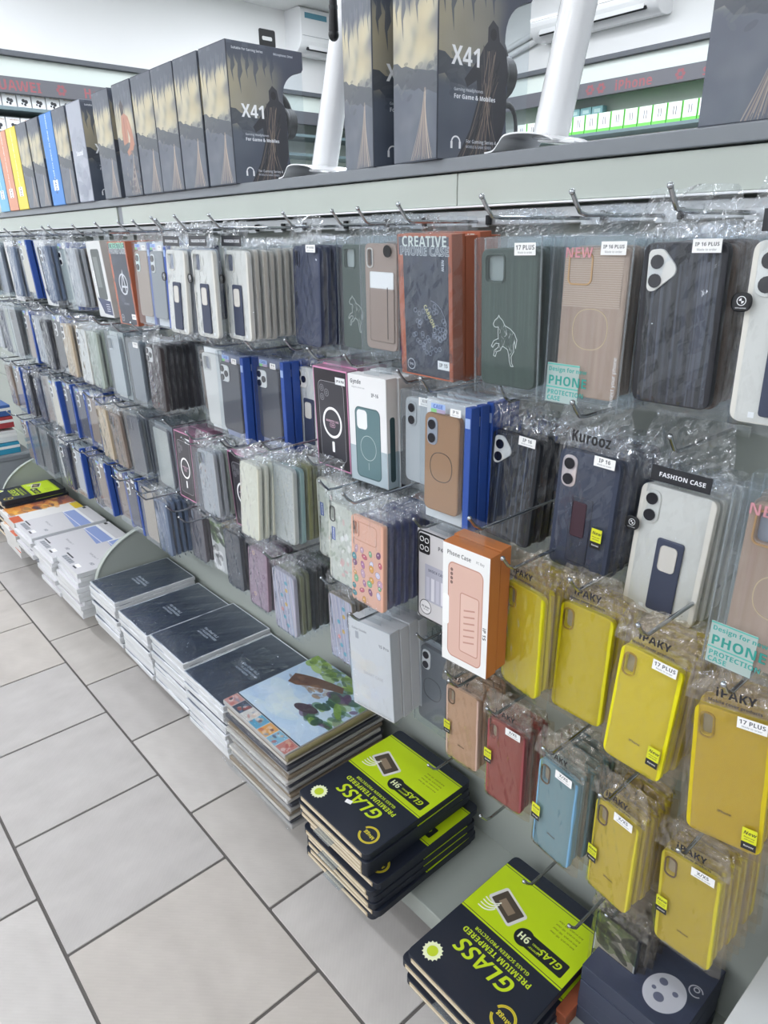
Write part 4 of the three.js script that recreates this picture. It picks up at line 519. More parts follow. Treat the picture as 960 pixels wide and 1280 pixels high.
hang(1, 'bagged', 'dark brown wood-grain phone case with white lens plate, second row', [-1.655, -0.237, -0.712, 0.085, 0.158, -0.01, -0.006], { color: 0x3b3335, map: printMat(TX.brownwood, { roughness: 0.45 }), cam: 'trio', plate: col(0xd9d9d7, 0.4) }, [cs('black wood-grain phone case behind the dark brown one', 0x2c2b30, 4), cs('charcoal phone case deeper behind the dark brown one', 0x4a4a50, 2), cs('taupe phone case at the back of the wood-grain hook', 0x8a7a6f, 4)]);
hang(1, 'clearbox', 'taupe phone case in clear box behind the wood-grain case', [-1.54, -0.235, -0.79, 0.095, 0.17, 0.02, 0], { color: 0x8c7b70, cam: 'trio', plate: col(0xa89a90, 0.4) }, [{ kind: 'clearbox', label: 'taupe phone case box at the back wall', n: 2, o: { color: 0x8c7b70 }, dz: 0.021 }]);
hang(1, 'clearbox', 'grey phone case with small white sticker in a frosted box', [-1.802, -0.235, -0.722, 0.09, 0.175, 0.01, -0.006], { color: 0x7b828a, rough: 0.4, frost: true, sticker: 1 }, [{ kind: 'clearbox', label: 'grey boxed phone case behind the small white sticker', n: 4, o: { color: 0x8b9198, frost: true }, dz: 0.02 }]);
hang(1, 'clearbox', 'off-white phone case box with slate blue window', [-1.96, -0.23, -0.73, 0.1, 0.19, 0.02, 0.005], { color: 0xb9bfc2, cam: 'square', inside: col(0x5f7583, 0.5), backing: col(0xd9dcda, 0.5), frost: true }, [{ kind: 'clearbox', label: 'off-white box behind the slate blue window', n: 4, o: { color: 0xb9bfc2, frost: true }, dz: 0.021 }]);

// ---- third row
const yel = { color: 0xe2db00, cam: 'pill', rough: 0.35, rim: col(0xb9a23a, 0.3, { metalness: 0.5 }), inside: col(0xa8a89a, 0.6), bag: M.bagOld, headPrint: PA.ipaky };
const yelB = (label, n = 4, c = 0xe2db00) => [cs(label, c, n, { bag: M.bagOld, cam: 'pill' })];
hang(2, 'bagged', 'golden yellow phone case with yellow new tag at the row end', [-0.205, -0.452, -0.642, 0.076, 0.156, -0.03, 0.09, 0.1], { ...yel, color: 0xcdb80c, tag: [0.027, -0.135, 0.005], sticker: 3, word: true }, yelB('yellow phone case behind the golden yellow one at the row end', 6, 0xcdb80c));
hang(2, 'bagged', 'bright yellow phone case with tag at its lower corner and word print', [-0.3, -0.434, -0.65, 0.074, 0.155, -0.015, -0.045], { ...yel, tag: [0.026, -0.12, 0.005], sticker: 3, word: true }, yelB('yellow phone case behind the bright one with the corner tag', 5));
hang(2, 'bagged', 'bright yellow phone case with gold frame between two other yellow ones', [-0.404, -0.431, -0.682, 0.075, 0.155, -0.03, 0], { ...yel, color: 0xd6cf06 }, yelB('yellow phone case behind the gold-framed one', 4, 0xd6cf06));
hang(2, 'bagged', 'bright yellow phone case hanging beside the orange carton', [-0.48, -0.42, -0.655, 0.068, 0.155, 0.01, -0.01, -0.15], { ...yel, color: 0xdbd60a }, yelB('yellow phone case behind the one by the orange carton', 4, 0xdbd60a));
const orangeC = { body: col(0xb8703c, 0.5), face: PM.orangeBox, d: 0.021, tab: M.clear };
hang(2, 'carton', 'orange-sided white carton printed with a pink phone case', [-0.535, -0.368, -0.604, 0.077, 0.181, 0.035, -0.02, 0.06], orangeC, [{ kind: 'carton', label: 'orange carton behind the pink phone case print', n: 1, o: { ...orangeC, face: null } }], { hy: 0.02, tip: -0.015 });
const quadLens = (g, w, h) => { const p = part(g, 'camera_print', slab(0.024, 0.034, 0.0012, 0.004), M.black, [-w / 2 + 0.017, -0.006, 0.0016]); for (const [x, y] of [[-0.005, -0.009], [0.006, -0.01], [-0.005, -0.024], [0.006, -0.024]]) ringPart(p, 'lens_ring', x, y, 0.009, 0.009, 0.0045, 0.0012, M.white, 0.0005); };
hang(2, 'carton', 'grey carton with four-lens camera print beside the orange carton', [-0.708, -0.438, -0.725, 0.08, 0.16, 0, 0.004], { body: col(0xc9c7c8, 0.5), face: PM.cameraCard, d: 0.014, extra: quadLens }, [{ kind: 'carton', label: 'grey carton behind the four-lens print', n: 4, o: { body: col(0xc9c7c8, 0.5), face: PM.cameraCard, d: 0.014 } }]);
hang(2, 'bagged', 'peach phone case covered in little cartoon stickers', [-0.803, -0.425, -0.664, 0.081, 0.155, -0.02, 0], { color: 0xe3b097, map: PM.peach, cam: 'pill', inside: col(0xd9c3b5, 0.5), r: 0.007 }, [cs('navy blue phone case behind the peach sticker one', 0x3f4569, 7), cs('coral phone case at the back of the peach sticker hook', 0xb97b68, 5)]);
hang(2, 'bagged', 'clear phone case with white flowers and blue label', [-0.919, -0.443, -0.702, 0.078, 0.155, 0, -0.013], { color: 0xc9ccc0, map: PM.floral, cam: 'pill', rim: col(0x50504c, 0.4) }, [cs('pale clear phone case behind the white flower one', 0xc9ccc0, 6)]);
hang(2, 'bagged', 'cream marble phone case beside the flowered clear one', [-0.998, -0.424, -0.735, 0.08, 0.162, 0.01, -0.006], { color: 0xcdcabd, map: PM.floral }, [cs('cream phone case in the block behind the marble one', 0xcdcabd, 6)]);
hang(2, 'bagged', 'glitter phone case with gold flecks in front of the colourful row', [-1.085, -0.405, -0.69, 0.074, 0.155, -0.02, -0.01], { color: 0xb5b9b4, map: PM.glitter }, [cs('teal phone case in the row behind the glitter one', 0x8fa9a6, 1), cs('olive phone case in the row behind the glitter one', 0x84845c, 2), cs('ivory phone case in the row behind the glitter one', 0xc9c5b8, 1), cs('dusty rose phone case in the row behind the glitter one', 0x7b625f, 2), cs('plum phone case in the row behind the glitter one', 0x44415c, 2), cs('grey-blue phone case in the row behind the glitter one', 0x6f7483, 1), cs('sea green phone case in the row behind the glitter one', 0x8fb3a4, 1)]);
hang(2, 'bagged', 'thick ivory phone case bundle in crinkled bag', [-1.15, -0.407, -0.656, 0.068, 0.155, -0.05, -0.025], { color: 0xd8d6c4, rough: 0.4 }, [cs('ivory phone case in the bundle', 0xd8d6c4, 3), cs('black phone case behind the ivory bundle', 0x24262b, 2)]);
hang(2, 'carton', 'black magnet ring carton with pink edges beside the ivory bundle', [-1.357, -0.452, -0.75, 0.098, 0.186, 0.04, 0.006], ringBox, [{ kind: 'carton', label: 'pink-edged black carton behind the one by the ivory bundle', n: 3, o: ringBox }]);
hang(2, 'clearbox', 'navy phone case in thick frosted box with white sticker', [-1.545, -0.482, -0.752, 0.1, 0.184, -0.02, 0.006], { color: 0x3e4658, d: 0.026, frost: true, sticker: 1, backing: col(0xb4a9b0, 0.5) }, [{ kind: 'clearbox', label: 'frosted box behind the thick one with navy case', n: 2, o: { color: 0x6c6a77, d: 0.022, frost: true, backing: col(0xb4a9b0, 0.5) }, dz: 0.024 }]);
hang(2, 'carton', 'black magnet ring carton between frosted boxes', [-1.64, -0.456, -0.752, 0.09, 0.182, -0.01, -0.005], ringBox, [{ kind: 'carton', label: 'pink-edged black carton behind the one between frosted boxes', n: 3, o: ringBox }]);
hang(2, 'clearbox', 'grey marbled phone case box in front of a magnet ring carton', [-1.765, -0.456, -0.745, 0.11, 0.192, 0.03, -0.02], { color: 0x6f757b, map: PM.glitter, backing: col(0x9aa0a5, 0.5), frost: true }, [{ kind: 'clearbox', label: 'grey boxed phone case behind the marbled one', n: 4, o: { color: 0x7c8288, frost: true }, dz: 0.021 }]);

// ---- fourth row
const pk = { cam: 'pill', rough: 0.4, rim: col(0x77655a, 0.35, { metalness: 0.4 }), inside: col(0xb5b3ac, 0.6), bag: M.bagOld, headPrint: PA.ipaky, word: true };
hang(3, 'bagged', 'soft yellow phone case in the lowest full row at the end', [-0.232, -0.709, -0.685, 0.073, 0.15, 0.02, 0.05], { ...pk, color: 0xccc03a, tag: [-0.028, -0.085, 0.005], sticker: 2 }, [cs('soft yellow phone case behind the first one at the end', 0xccc03a, 7, { bag: M.bagOld })]);
hang(3, 'bagged', 'lemon yellow phone case next to the sky blue one', [-0.323, -0.681, -0.666, 0.066, 0.15, 0, 0.005, -0.15], { ...pk, color: 0xd2c63c, tag: [-0.026, -0.09, 0.005], sticker: 2 }, [cs('lemon yellow phone case behind the one next to the sky blue', 0xd2c63c, 5, { bag: M.bagOld })]);
hang(3, 'bagged', 'sky blue phone case with yellow tag', [-0.407, -0.664, -0.657, 0.066, 0.15, -0.02, 0.004, -0.12], { ...pk, color: 0x77a9cc, tag: [-0.027, -0.09, 0.005], sticker: 2 }, [cs('sky blue phone case behind the one with the yellow tag', 0x77a9cc, 5, { bag: M.bagOld })]);
hang(3, 'bagged', 'dusty red phone case with white sticker', [-0.533, -0.694, -0.705, 0.072, 0.15, 0, 0.012], { ...pk, color: 0x9c4a4e, word: false, rim: col(0x9c4a4e, 0.35), tag: [-0.03, -0.07, 0.005], sticker: 2 }, [cs('dusty red phone case behind the first red one', 0x9c4a4e, 3, { bag: M.bagOld })]);
hang(3, 'bagged', 'pale pink phone case with dark frame and yellow tag', [-0.662, -0.72, -0.748, 0.074, 0.15, -0.01, 0.025], { ...pk, color: 0xcfb2a2, tag: [-0.03, -0.085, 0.005] }, [cs('pale pink phone case behind the dark-framed one', 0xcfb2a2, 4, { bag: M.bagOld })]);
hang(3, 'clearbox', 'smoky phone case with ring in clear box under the four-lens carton', [-0.752, -0.68, -0.768, 0.085, 0.185, -0.01, -0.02], { color: 0x6d7178, cam: 'duo', plate: M.white, ringline: col(0x45474d, 0.4), rough: 0.3, backing: col(0xa7adb3, 0.5) }, [{ kind: 'clearbox', label: 'smoky boxed phone case behind the ringed one', n: 3, o: { color: 0x6d7178 }, dz: 0.021 }]);
const whiteC = { body: col(0xc6c8cb, 0.5), face: PM.whiteBox, d: 0.024, shrink: true };
hang(3, 'carton', 'white shrink-wrapped phone case carton under the peach case', [-0.835, -0.643, -0.688, 0.104, 0.186, 0.015, 0.035, 0.1], whiteC, [{ kind: 'carton', label: 'white carton behind the shrink-wrapped one', n: 3, o: { body: col(0xc6c8cb, 0.5), d: 0.022 } }]);
hang(3, 'bagged', 'brown holographic phone case tucked behind the shrink-wrapped carton', [-0.985, -0.665, -0.74, 0.078, 0.15, 0.01, 0], { color: 0x8d8478, map: PM.holo }, [cs('bronze phone case behind the brown holographic one', 0x7c6d5c, 3), cs('black phone case behind the brown holographic one', 0x2a2a2e, 3)]);
hang(3, 'bagged', 'silver holographic phone case with teal charms', [-1.14, -0.655, -0.708, 0.082, 0.148, 0.015, -0.026], { color: 0xa9a8b6, map: PM.holo }, [cs('olive clear phone case behind the silver holographic one', 0x80836c, 2), cs('charcoal clear phone case behind the silver holographic one', 0x4d5052, 3), cs('moss clear phone case behind the silver holographic one', 0x6a7360, 3)]);
hang(3, 'bagged', 'mauve glitter phone case with gold charms', [-1.307, -0.673, -0.748, 0.083, 0.15, -0.03, -0.016], { color: 0x8f7a88, map: PM.mauve }, [cs('mauve phone case behind the one with gold charms', 0x8f7a88, 4)]);
hang(3, 'bagged', 'charcoal phone case in crinkled bag above the tablet boxes', [-1.44, -0.672, -0.755, 0.08, 0.152, 0.01, 0], { color: 0x55585e }, [cs('charcoal phone case behind the crinkled one', 0x55585e, 4)]);
hang(3, 'carton', 'tan-edged carton with green print above the tablet boxes', [-1.555, -0.68, -0.78, 0.085, 0.15, 0.01, 0.01], { body: col(0xa58e5e, 0.6), face: PM.picture, d: 0.016 }, [{ kind: 'carton', label: 'tan carton behind the green print', n: 2, o: { body: col(0xa58e5e, 0.6), d: 0.016 } }]);
hang(3, 'bagged', 'smoke ring phone case in loose clear bag', [-1.66, -0.675, -0.77, 0.08, 0.15, 0, 0.01], { color: 0x6c6a70, cam: 'square', ringline: col(0x4a3b44, 0.4) }, [cs('grey phone case behind the smoke ring one', 0x6c6a70, 4)]);

// ---- lowest row
hang(4, 'bagged', 'landscape print phone case in dark sleeve below the lemon yellow one', [-0.333, -0.957, -0.742, 0.072, 0.15, 0.02, -0.02], { color: 0x2b2e33, map: PM.picture, bag: M.bagOld }, [cs('dark phone case behind the landscape print', 0x2b2e33, 5, { bag: M.bagOld })]);

// ---- the rest of the wall towards the far end: every hook with its own packs
{
  const fill = [
    [0, [-1.505, -2.165, -2.385, -2.6, -2.715, -2.95, -3.07, -3.19], -0.012],
    [1, [-2.075, -2.185, -2.295, -2.405, -2.515, -2.625, -2.735, -2.845, -2.955, -3.065, -3.175], -0.235],
    [2, [-1.255, -1.455, -1.885, -1.995, -2.105, -2.215, -2.325, -2.435, -2.545, -2.655, -2.765, -2.875, -2.985, -3.1], -0.455],
    [3, [-1.77, -1.88, -1.99, -2.1, -2.21, -2.32, -2.43, -2.54, -2.65, -2.76, -2.88, -3.0], -0.672],
  ];
  const tones = [['cream', 0xc7c1b2], ['off-white', 0xcfcfca], ['light grey', 0xa9adb1], ['beige', 0xb5a594], ['navy', 0x30384f], ['taupe', 0x87786d], ['charcoal', 0x3d4047], ['steel blue', 0x66748a], ['pale green', 0xa3aca0], ['sand', 0xbfae95]];
  const zone = (x) => x > -1.6 ? 'near the ivory bundle' : x > -2.15 ? 'beside the curved divider' : x > -2.75 ? 'above the white tablet boxes' : 'towards the far end of the wall';
  for (const [row, xs, y0] of fill) for (const x of xs) {
    const kind = rnd() < 0.22 ? 'blister' : rnd() < 0.25 ? 'clearbox' : 'bagged', [cn, cc] = tones[Math.floor(rnd() * tones.length)], [cn2, cc2] = rnd() < 0.5 ? [cn, cc] : tones[Math.floor(rnd() * tones.length)];
    const hh = kind === 'bagged' ? 0.16 : 0.185, yy = y0 + (kind === 'bagged' ? -0.004 : 0.016) + rr(-0.006, 0.006), z = rr(-0.74, -0.715), zn = zone(x), rw = `in the ${ROWS[row]} row ${zn}`;
    const key = `${kind}${cn}`, ww = kind === 'bagged' ? 0.08 : 0.098;
    const what = { bagged: 'bagged phone case', clearbox: 'boxed phone case', blister: 'blue-spined blister case' }[kind];
    const o = kind === 'blister' ? { color: cc, cam: 'duo', backing: col(0xaeb6b8, 0.5) } : kind === 'clearbox' ? { color: cc, cam: 'square', frost: true } : { color: cc, cam: pick(['duo', 'square', 'pill']), head: 0.045 };
    const lab = `${cn} ${what} ${rw}`, lab2 = `${cn2} ${what} ${rw}`;
    const b = kind === 'bagged' ? [{ kind: 'plainbag', label: lab, n: 1, dz: 0.017, o: { color: cc }, key: `fb${cn}`, group: lab }, { kind: 'plainbag', label: lab2, n: 3, dz: 0.017, o: { color: cc2 }, key: `fb${cn2}`, group: lab2 }] : [{ kind, label: lab2, n: kind === 'blister' ? 4 : 4, o: kind === 'blister' ? { color: cc2, backing: col(0xaeb6b8, 0.5) } : { color: cc2, frost: true }, key: `${kind}x${cn2}`, group: lab2, dz: 0.021 }];
    hang(row, kind, lab, [x, yy, z, ww, hh, rr(0, 0.05), rr(-0.02, 0.02)], o, b, { group: lab });
  }
  // empty hooks standing out below the third row
  for (const [x, y, z] of [[-1.62, -0.655, -0.69], [-1.72, -0.64, -0.66], [-1.83, -0.66, -0.69], [-1.92, -0.64, -0.67], [-1.53, -0.655, -0.68], [-0.56, -0.9, -0.7], [-0.44, -0.91, -0.66], [-0.36, -0.925, -0.66], [-0.6, -0.64, -0.66], [-0.7, -0.9, -0.72]]) hook(x, y, z, false, 'bare chrome hook sticking out between hanging packs', 'bare hooks');
}

// ---------------------------------------------------------------- stacks on the tray
const flat = (geo) => geo.rotateX(-Math.PI / 2);
const lidGeo = (w, d, turned) => memo(`lid${w},${d},${turned}`, () => { const g = new THREE.PlaneGeometry(w, d); g.rotateX(-Math.PI / 2); if (turned) g.rotateY(Math.PI); return g; });
function stack(x, zf, w, d, t, n, name, labelTop, labelRest, category, group, build, jit = 0.004, base = TRAY, yaw = 0, slip = 0) {   // x centre, zf front edge
  for (let i = 0; i < n; i++) {
    const top = i === n - 1, g = thing(name, top ? labelTop : within(labelRest, `, ${ORD[i]} from the tray`), category, [x + (top ? 0 : rr(-jit, jit)) + (slip && i < n * 0.55 ? slip : 0), base + i * t + 0.0003, zf - d / 2 + (top ? 0 : rr(-jit, jit) * 1.3)], [0, yaw + (top ? 0 : rr(-0.015, 0.015)), 0], group);
    build(g, w, t - 0.0006, d, top, i, n);
  }
}
const padBody = [phy({ color: 0xd8dadc, roughness: 0.3, clearcoat: 0.7 }), phy({ color: 0xcfd1d3, roughness: 0.3, clearcoat: 0.7 })];
function crumple(w, d, s, amp = 0.004) {            // crinkled film lying over a lid
  return memo(`cr${w},${d},${s}`, () => { const g = new THREE.PlaneGeometry(w, d, 18, 18); g.rotateX(-Math.PI / 2); const p = g.attributes.position, uv = g.attributes.uv; for (let i = 0; i < p.count; i++) { const x = p.getX(i), z = p.getZ(i), e = Math.max(Math.abs(x) / (w / 2), Math.abs(z) / (d / 2)); p.setY(i, 0.0008 + amp * (1 - e ** 4) * Math.max(0, noise.noise(x * 22 + s, z * 14, s) * 0.9 + noise.noise(x * 60, z * 50 + s, 2) * 0.3)); uv.setXY(i, x * 6 + s, z * 6); } g.computeVertexNormals(); return g; });
}
function padBox(g, w, t, d, top, i) {
  part(g, 'carton', rbox(w, t, d, 0.0015), padBody[i % 2], [0, t / 2, 0]);
  part(g, 'printed_lid', lidGeo(w - 0.002, d - 0.002, false), memo('padM', () => phy({ map: TX.padLid, roughness: 0.35, clearcoat: 0.6, clearcoatRoughness: 0.2 })), [0, t + 0.0003, 0]);
  if (top) part(g, 'shrink_wrap', crumple(w - 0.003, d - 0.003, g.position.x * 3), M.wrap, [0, t + 0.0006, 0]);
}
const padRest = 'white shrink-wrapped tablet glass carton in the four stacks with dark lids';
[[-1.347, -0.59, 11, 0.0136, 'dark-lidded tablet glass carton topping the stack beside the painted cover'], [-1.567, -0.6, 12, 0.0126, 'dark-lidded tablet glass carton topping the second of the four stacks'], [-1.775, -0.595, 11, 0.0128, 'dark-lidded tablet glass carton topping the third of the four stacks'], [-1.995, -0.595, 12, 0.0128, 'dark-lidded tablet glass carton beside the curved divider']].forEach(([x, z, n, t, lab]) => stack(x, z, 0.198, 0.26, t, n, 'tablet_glass_carton', lab, padRest, 'carton', 'tablet glass cartons with dark lids', padBox));
{ // a tuft of loose film on the nearest dark lid
  const f = thing('film_scrap', 'crumpled scrap of clear film on the dark lid beside the painted cover', 'plastic film', [-1.33, TRAY + 11 * 0.0136 + 0.002, -0.74]);
  const g = new THREE.PlaneGeometry(0.12, 0.1, 12, 12), p = g.attributes.position; for (let i = 0; i < p.count; i++) p.setZ(i, 0.006 + 0.03 * Math.max(0, noise.noise(p.getX(i) * 26, p.getY(i) * 26, 4.2)) + 0.008 * noise.noise(p.getX(i) * 70, p.getY(i) * 70, 1)); g.rotateX(-Math.PI / 2); g.computeVertexNormals(); part(f, 'film', g, M.wrap);
}
function glassBox(g, w, t, d, top, i) {
  part(g, 'sleeve', memo(`gs${w},${t},${d}`, () => { const b = 0.0008, q = new THREE.ExtrudeGeometry(roundPath(new THREE.Shape(), -w / 2 + b, -d / 2 + b, w / 2 - b, d / 2 - b, 0.012), { depth: t - 2 * b, bevelEnabled: true, bevelThickness: b, bevelSize: b, bevelSegments: 1, curveSegments: 5 }); q.rotateX(-Math.PI / 2); q.translate(0, b, 0); return q; }), memo('gsm', () => std({ color: 0x1b212d, roughness: 0.55 })));
  part(g, 'printed_lid', memo(`gl${w},${d}`, () => { const q = new THREE.ShapeGeometry(roundPath(new THREE.Shape(), -w / 2 + 0.001, -d / 2 + 0.001, w / 2 - 0.001, d / 2 - 0.001, 0.011), 5), p = q.attributes.position, uv = q.attributes.uv; for (let k = 0; k < p.count; k++) uv.setXY(k, 0.5 - p.getX(k) / w, 0.5 - p.getY(k) / d); q.rotateX(-Math.PI / 2); return q; }), memo('glm', () => printMat(TX.glassLid, { roughness: 0.5, clearcoat: 0.15 })), [0, t + 0.0003, 0]);
  part(g, 'board_edge', rbox(w - 0.026, t * 0.62, 0.002, 0.0006), M.kraft, [0, t * 0.5, d / 2 + 0.0004], null, 'bare cardboard edge');
  part(g, 'board_edge', rbox(w - 0.03, t * 0.25, 0.0024, 0.0004), col(0xd9cdb6, 0.85), [0, t * 0.5, d / 2 + 0.0008]);
  if (i % 3 === 1) part(g, 'hang_tab', rbox(0.05, 0.0006, 0.016, 0.0002), M.frost, [-0.01, t * 0.4, d / 2 + 0.008]);
}
stack(-0.815, -0.568, 0.209, 0.272, 0.0148, 10, 'screen_glass_box', 'black and lime tempered glass box topping the tall stack', 'black and lime tempered glass box in the tall stack', 'box', 'tempered glass boxes in the tall stack', glassBox, 0.006, TRAY, 0, 0.016);
stack(-0.482, -0.545, 0.208, 0.285, 0.0152, 4, 'screen_glass_box', 'black and lime tempered glass box topping the short stack by the tray end', 'black and lime tempered glass box in the short stack by the tray end', 'box', 'tempered glass boxes in the short stack', glassBox, 0.009);
{ const st = thing('small_label', 'tiny white price label on the black and lime box', 'label', [-0.83, TRAY + 0.1481, -0.625], [0, 0.3, 0]); part(st, 'paper', rbox(0.014, 0.0003, 0.009, 0.0001), M.sticker, [0, 0.0006, 0]); }
{ const st = thing('rust_box', 'thin rust-orange box under the short tempered glass stack edge', 'box', [-0.37, TRAY, -0.755]); part(st, 'carton', rbox(0.02, 0.028, 0.17, 0.001), col(0x8f4a2c, 0.6), [0, 0.014, 0]); part(st, 'lid_edge', rbox(0.0205, 0.004, 0.171, 0.0008), col(0xa5583a, 0.6), [0, 0.028, 0]); }
// painted-cover pads
stack(-1.09, -0.575, 0.245, 0.262, 0.0117, 17, 'art_pad', 'pad with painted pale blue cover and gold roll along its edge', 'worn pad in the bagged stack under the painted cover', 'pad', 'bagged pads under the painted cover', (g, w, t, d, top, i) => {
  part(g, 'pages', rbox(w - (top ? 0 : rr(0, 0.012)), t * (top ? 1 : 0.8), d - (top ? 0 : 0.006), 0.0025), [col(0xa9a7a4, 0.6), col(0x4a4c54, 0.6), col(0xc7c3bc, 0.6), col(0x8c7f6d, 0.6)][i % 4], [0, t / 2, 0]);
  if (top) { part(g, 'painted_cover', lidGeo(w - 0.004, d - 0.004, false), PM.art, [0, t + 0.0004, 0]); part(g, 'gold_roll', memo('roll', () => new THREE.CylinderGeometry(0.0055, 0.0055, 0.262, 14).rotateX(Math.PI / 2)), col(0x8e8462, 0.4, { metalness: 0.3 }), [w / 2 + 0.006, t * 0.6, 0]); part(g, 'shrink_wrap', crumple(w, d, 5.5, 0.006), M.wrap, [0, t + 0.0008, 0]); }
  else if (i % 2) part(g, 'sleeve', memo(`slv${i}`, () => { const q = new THREE.PlaneGeometry(w + 0.02, 0.0112, 16, 4), p = q.attributes.position; for (let k = 0; k < p.count; k++) p.setZ(k, 0.005 * noise.noise(p.getX(k) * 30, p.getY(k) * 40, i)); q.computeVertexNormals(); return q; }), M.bag, [0, t * 0.5, d / 2 + 0.007], [0, 0, 0]);
}, 0.004);
// pale tablet cartons beyond the divider
const tabBuild = (g, w, t, d, top, i) => { part(g, 'carton', rbox(w, t, d, 0.0015), padBody[i % 2], [0, t / 2, 0]); part(g, 'printed_lid', lidGeo(w - 0.002, d - 0.002, false), PM.tabLid, [0, t + 0.0003, 0]); };
[[-2.245, -0.575, 10, 0.0165, 'beside the curved divider'], [-2.455, -0.565, 9, 0.017, 'in the middle of the pale stacks'], [-2.665, -0.56, 5, 0.017, 'next to the orange art carton']].forEach(([x, z, n, t, s]) => stack(x, z, 0.2, 0.27, t, n, 'pale_tablet_carton', `blue-banded pale tablet carton topping the stack ${s}`, `pale grey tablet carton in the stack ${s}`, 'carton', `pale tablet cartons ${s}`, tabBuild, 0.008, TRAY + (n === 5 ? 0.075 : 0)));
stack(-2.665, -0.6, 0.19, 0.24, 0.0185, 4, 'plain_carton', 'dark carton supporting the low pale stack', 'dark carton under the low pale stack', 'carton', 'dark cartons under the low pale stack', (g, w, t, d) => part(g, 'carton', rbox(w, t, d, 0.0015), col(0x70747c, 0.5), [0, t / 2, 0]), 0.003);
stack(-2.89, -0.56, 0.2, 0.265, 0.025, 6, 'orange_art_carton', 'white carton with orange and yellow artwork on its lid', 'pale carton under the orange artwork', 'carton', 'orange art cartons', (g, w, t, d, top) => { part(g, 'carton', rbox(w, t, d, 0.0015), col(0xcfcdca, 0.5), [0, t / 2, 0]); part(g, 'printed_lid', lidGeo(w - 0.002, d - 0.002), PM.orangeArt, [0, t + 0.0003, 0]); }, 0.006);
stack(-3.07, -0.575, 0.17, 0.25, 0.02, 9, 'screen_glass_box', 'black and lime tempered glass box beyond the orange artwork', 'black tempered glass box under the one beyond the orange artwork', 'box', 'tempered glass boxes at the far end', glassBox, 0.006);
// boxes past the far divider
[['teal', 0x2f8fb0, 0.0], ['white', 0xd9dcdd, 0.05], ['red', 0xa23a3f, 0.11], ['blue', 0x3a5f9d, 0.16]].forEach(([n, c, dy], i) => { const g = thing('accessory_carton', `${n} carton in the pile past the far divider`, 'carton', [-3.42 - i * 0.01, TRAY + 0.28 + dy, -0.66]); part(g, 'carton', rbox(0.2, 0.048, 0.2, 0.002), col(c, 0.5), [0, 0.024, 0]); part(g, 'label_band', rbox(0.202, 0.012, 0.202, 0.001), col(0xe4e6e6, 0.5), [0, 0.03, 0]); });
{ const g = thing('storage_crate', 'grey crate holding the pile past the far divider', 'crate', [-3.44, TRAY, -0.68]); part(g, 'body', rbox(0.26, 0.279, 0.24, 0.004), col(0x8d9297, 0.6), [0, 0.1395, 0]); part(g, 'rim', rbox(0.268, 0.02, 0.248, 0.003), col(0x7c8187, 0.6), [0, 0.262, 0]); }
// end of the tray
stack(-0.285, -0.70, 0.15, 0.15, 0.03, 4, 'navy_case_box', 'navy box with a pale astronaut print lying on the tray end', 'navy box under the astronaut print', 'box', 'navy boxes at the tray end', (g, w, t, d) => { part(g, 'carton', rbox(w, t, d, 0.001), col(0x3b4153, 0.5), [0, t / 2, 0]); part(g, 'printed_lid', lidGeo(w - 0.002, d - 0.002), PM.astro, [0, t + 0.0003, 0]); }, 0.002);
stack(-0.052, -0.565, 0.205, 0.29, 0.0154, 17, 'white_tablet_carton', 'plain white tablet carton topping the stack at the tray end', 'plain white tablet carton in the stack at the tray end', 'carton', 'white cartons at the tray end', (g, w, t, d) => { part(g, 'carton', rbox(w, t, d, 0.0015), padBody[0], [0, t / 2, 0]); part(g, 'lid_seam', rbox(w + 0.0006, 0.001, d + 0.0006, 0.0003), col(0xb9bbbd, 0.6), [0, t * 0.7, 0]); }, 0.002);

// ---------------------------------------------------------------- boxes standing on the top shelf
const HW = 0.108, HH = 0.25, HD = 0.178;
const headShape = () => { const s = new THREE.Shape(); s.moveTo(0, 0); s.lineTo(HD * 0.84, 0); s.quadraticCurveTo(HD * 0.73, HH * 0.12, HD * 0.74, HH * 0.32); s.quadraticCurveTo(HD * 0.75, HH * 0.55, HD * 0.7, HH * 0.62); s.quadraticCurveTo(HD * 0.68, HH * 0.82, HD * 0.98, HH * 0.86); s.lineTo(HD, HH * 0.88); s.lineTo(HD, HH); s.lineTo(0, HH); s.closePath(); return s; };
const headBody = new THREE.ExtrudeGeometry(headShape(), { depth: HW - 0.002, bevelEnabled: true, bevelThickness: 0.001, bevelSize: 0.001, bevelSegments: 1, curveSegments: 8 }); headBody.translate(0, 0, 0.001); headBody.rotateY(Math.PI / 2); headBody.translate(-HW / 2, 0, 0);   // depth runs to -z, thickness along x
const headFace = new THREE.ShapeGeometry(headShape(), 8); { const p = headFace.attributes.position, uv = headFace.attributes.uv; for (let i = 0; i < p.count; i++) uv.setXY(i, p.getX(i) / HD, p.getY(i) / HH); headFace.rotateY(Math.PI / 2); headFace.translate(HW / 2 + 0.0005, 0, 0); }
const headDark = std({ color: 0x3a404c, roughness: 0.5 });
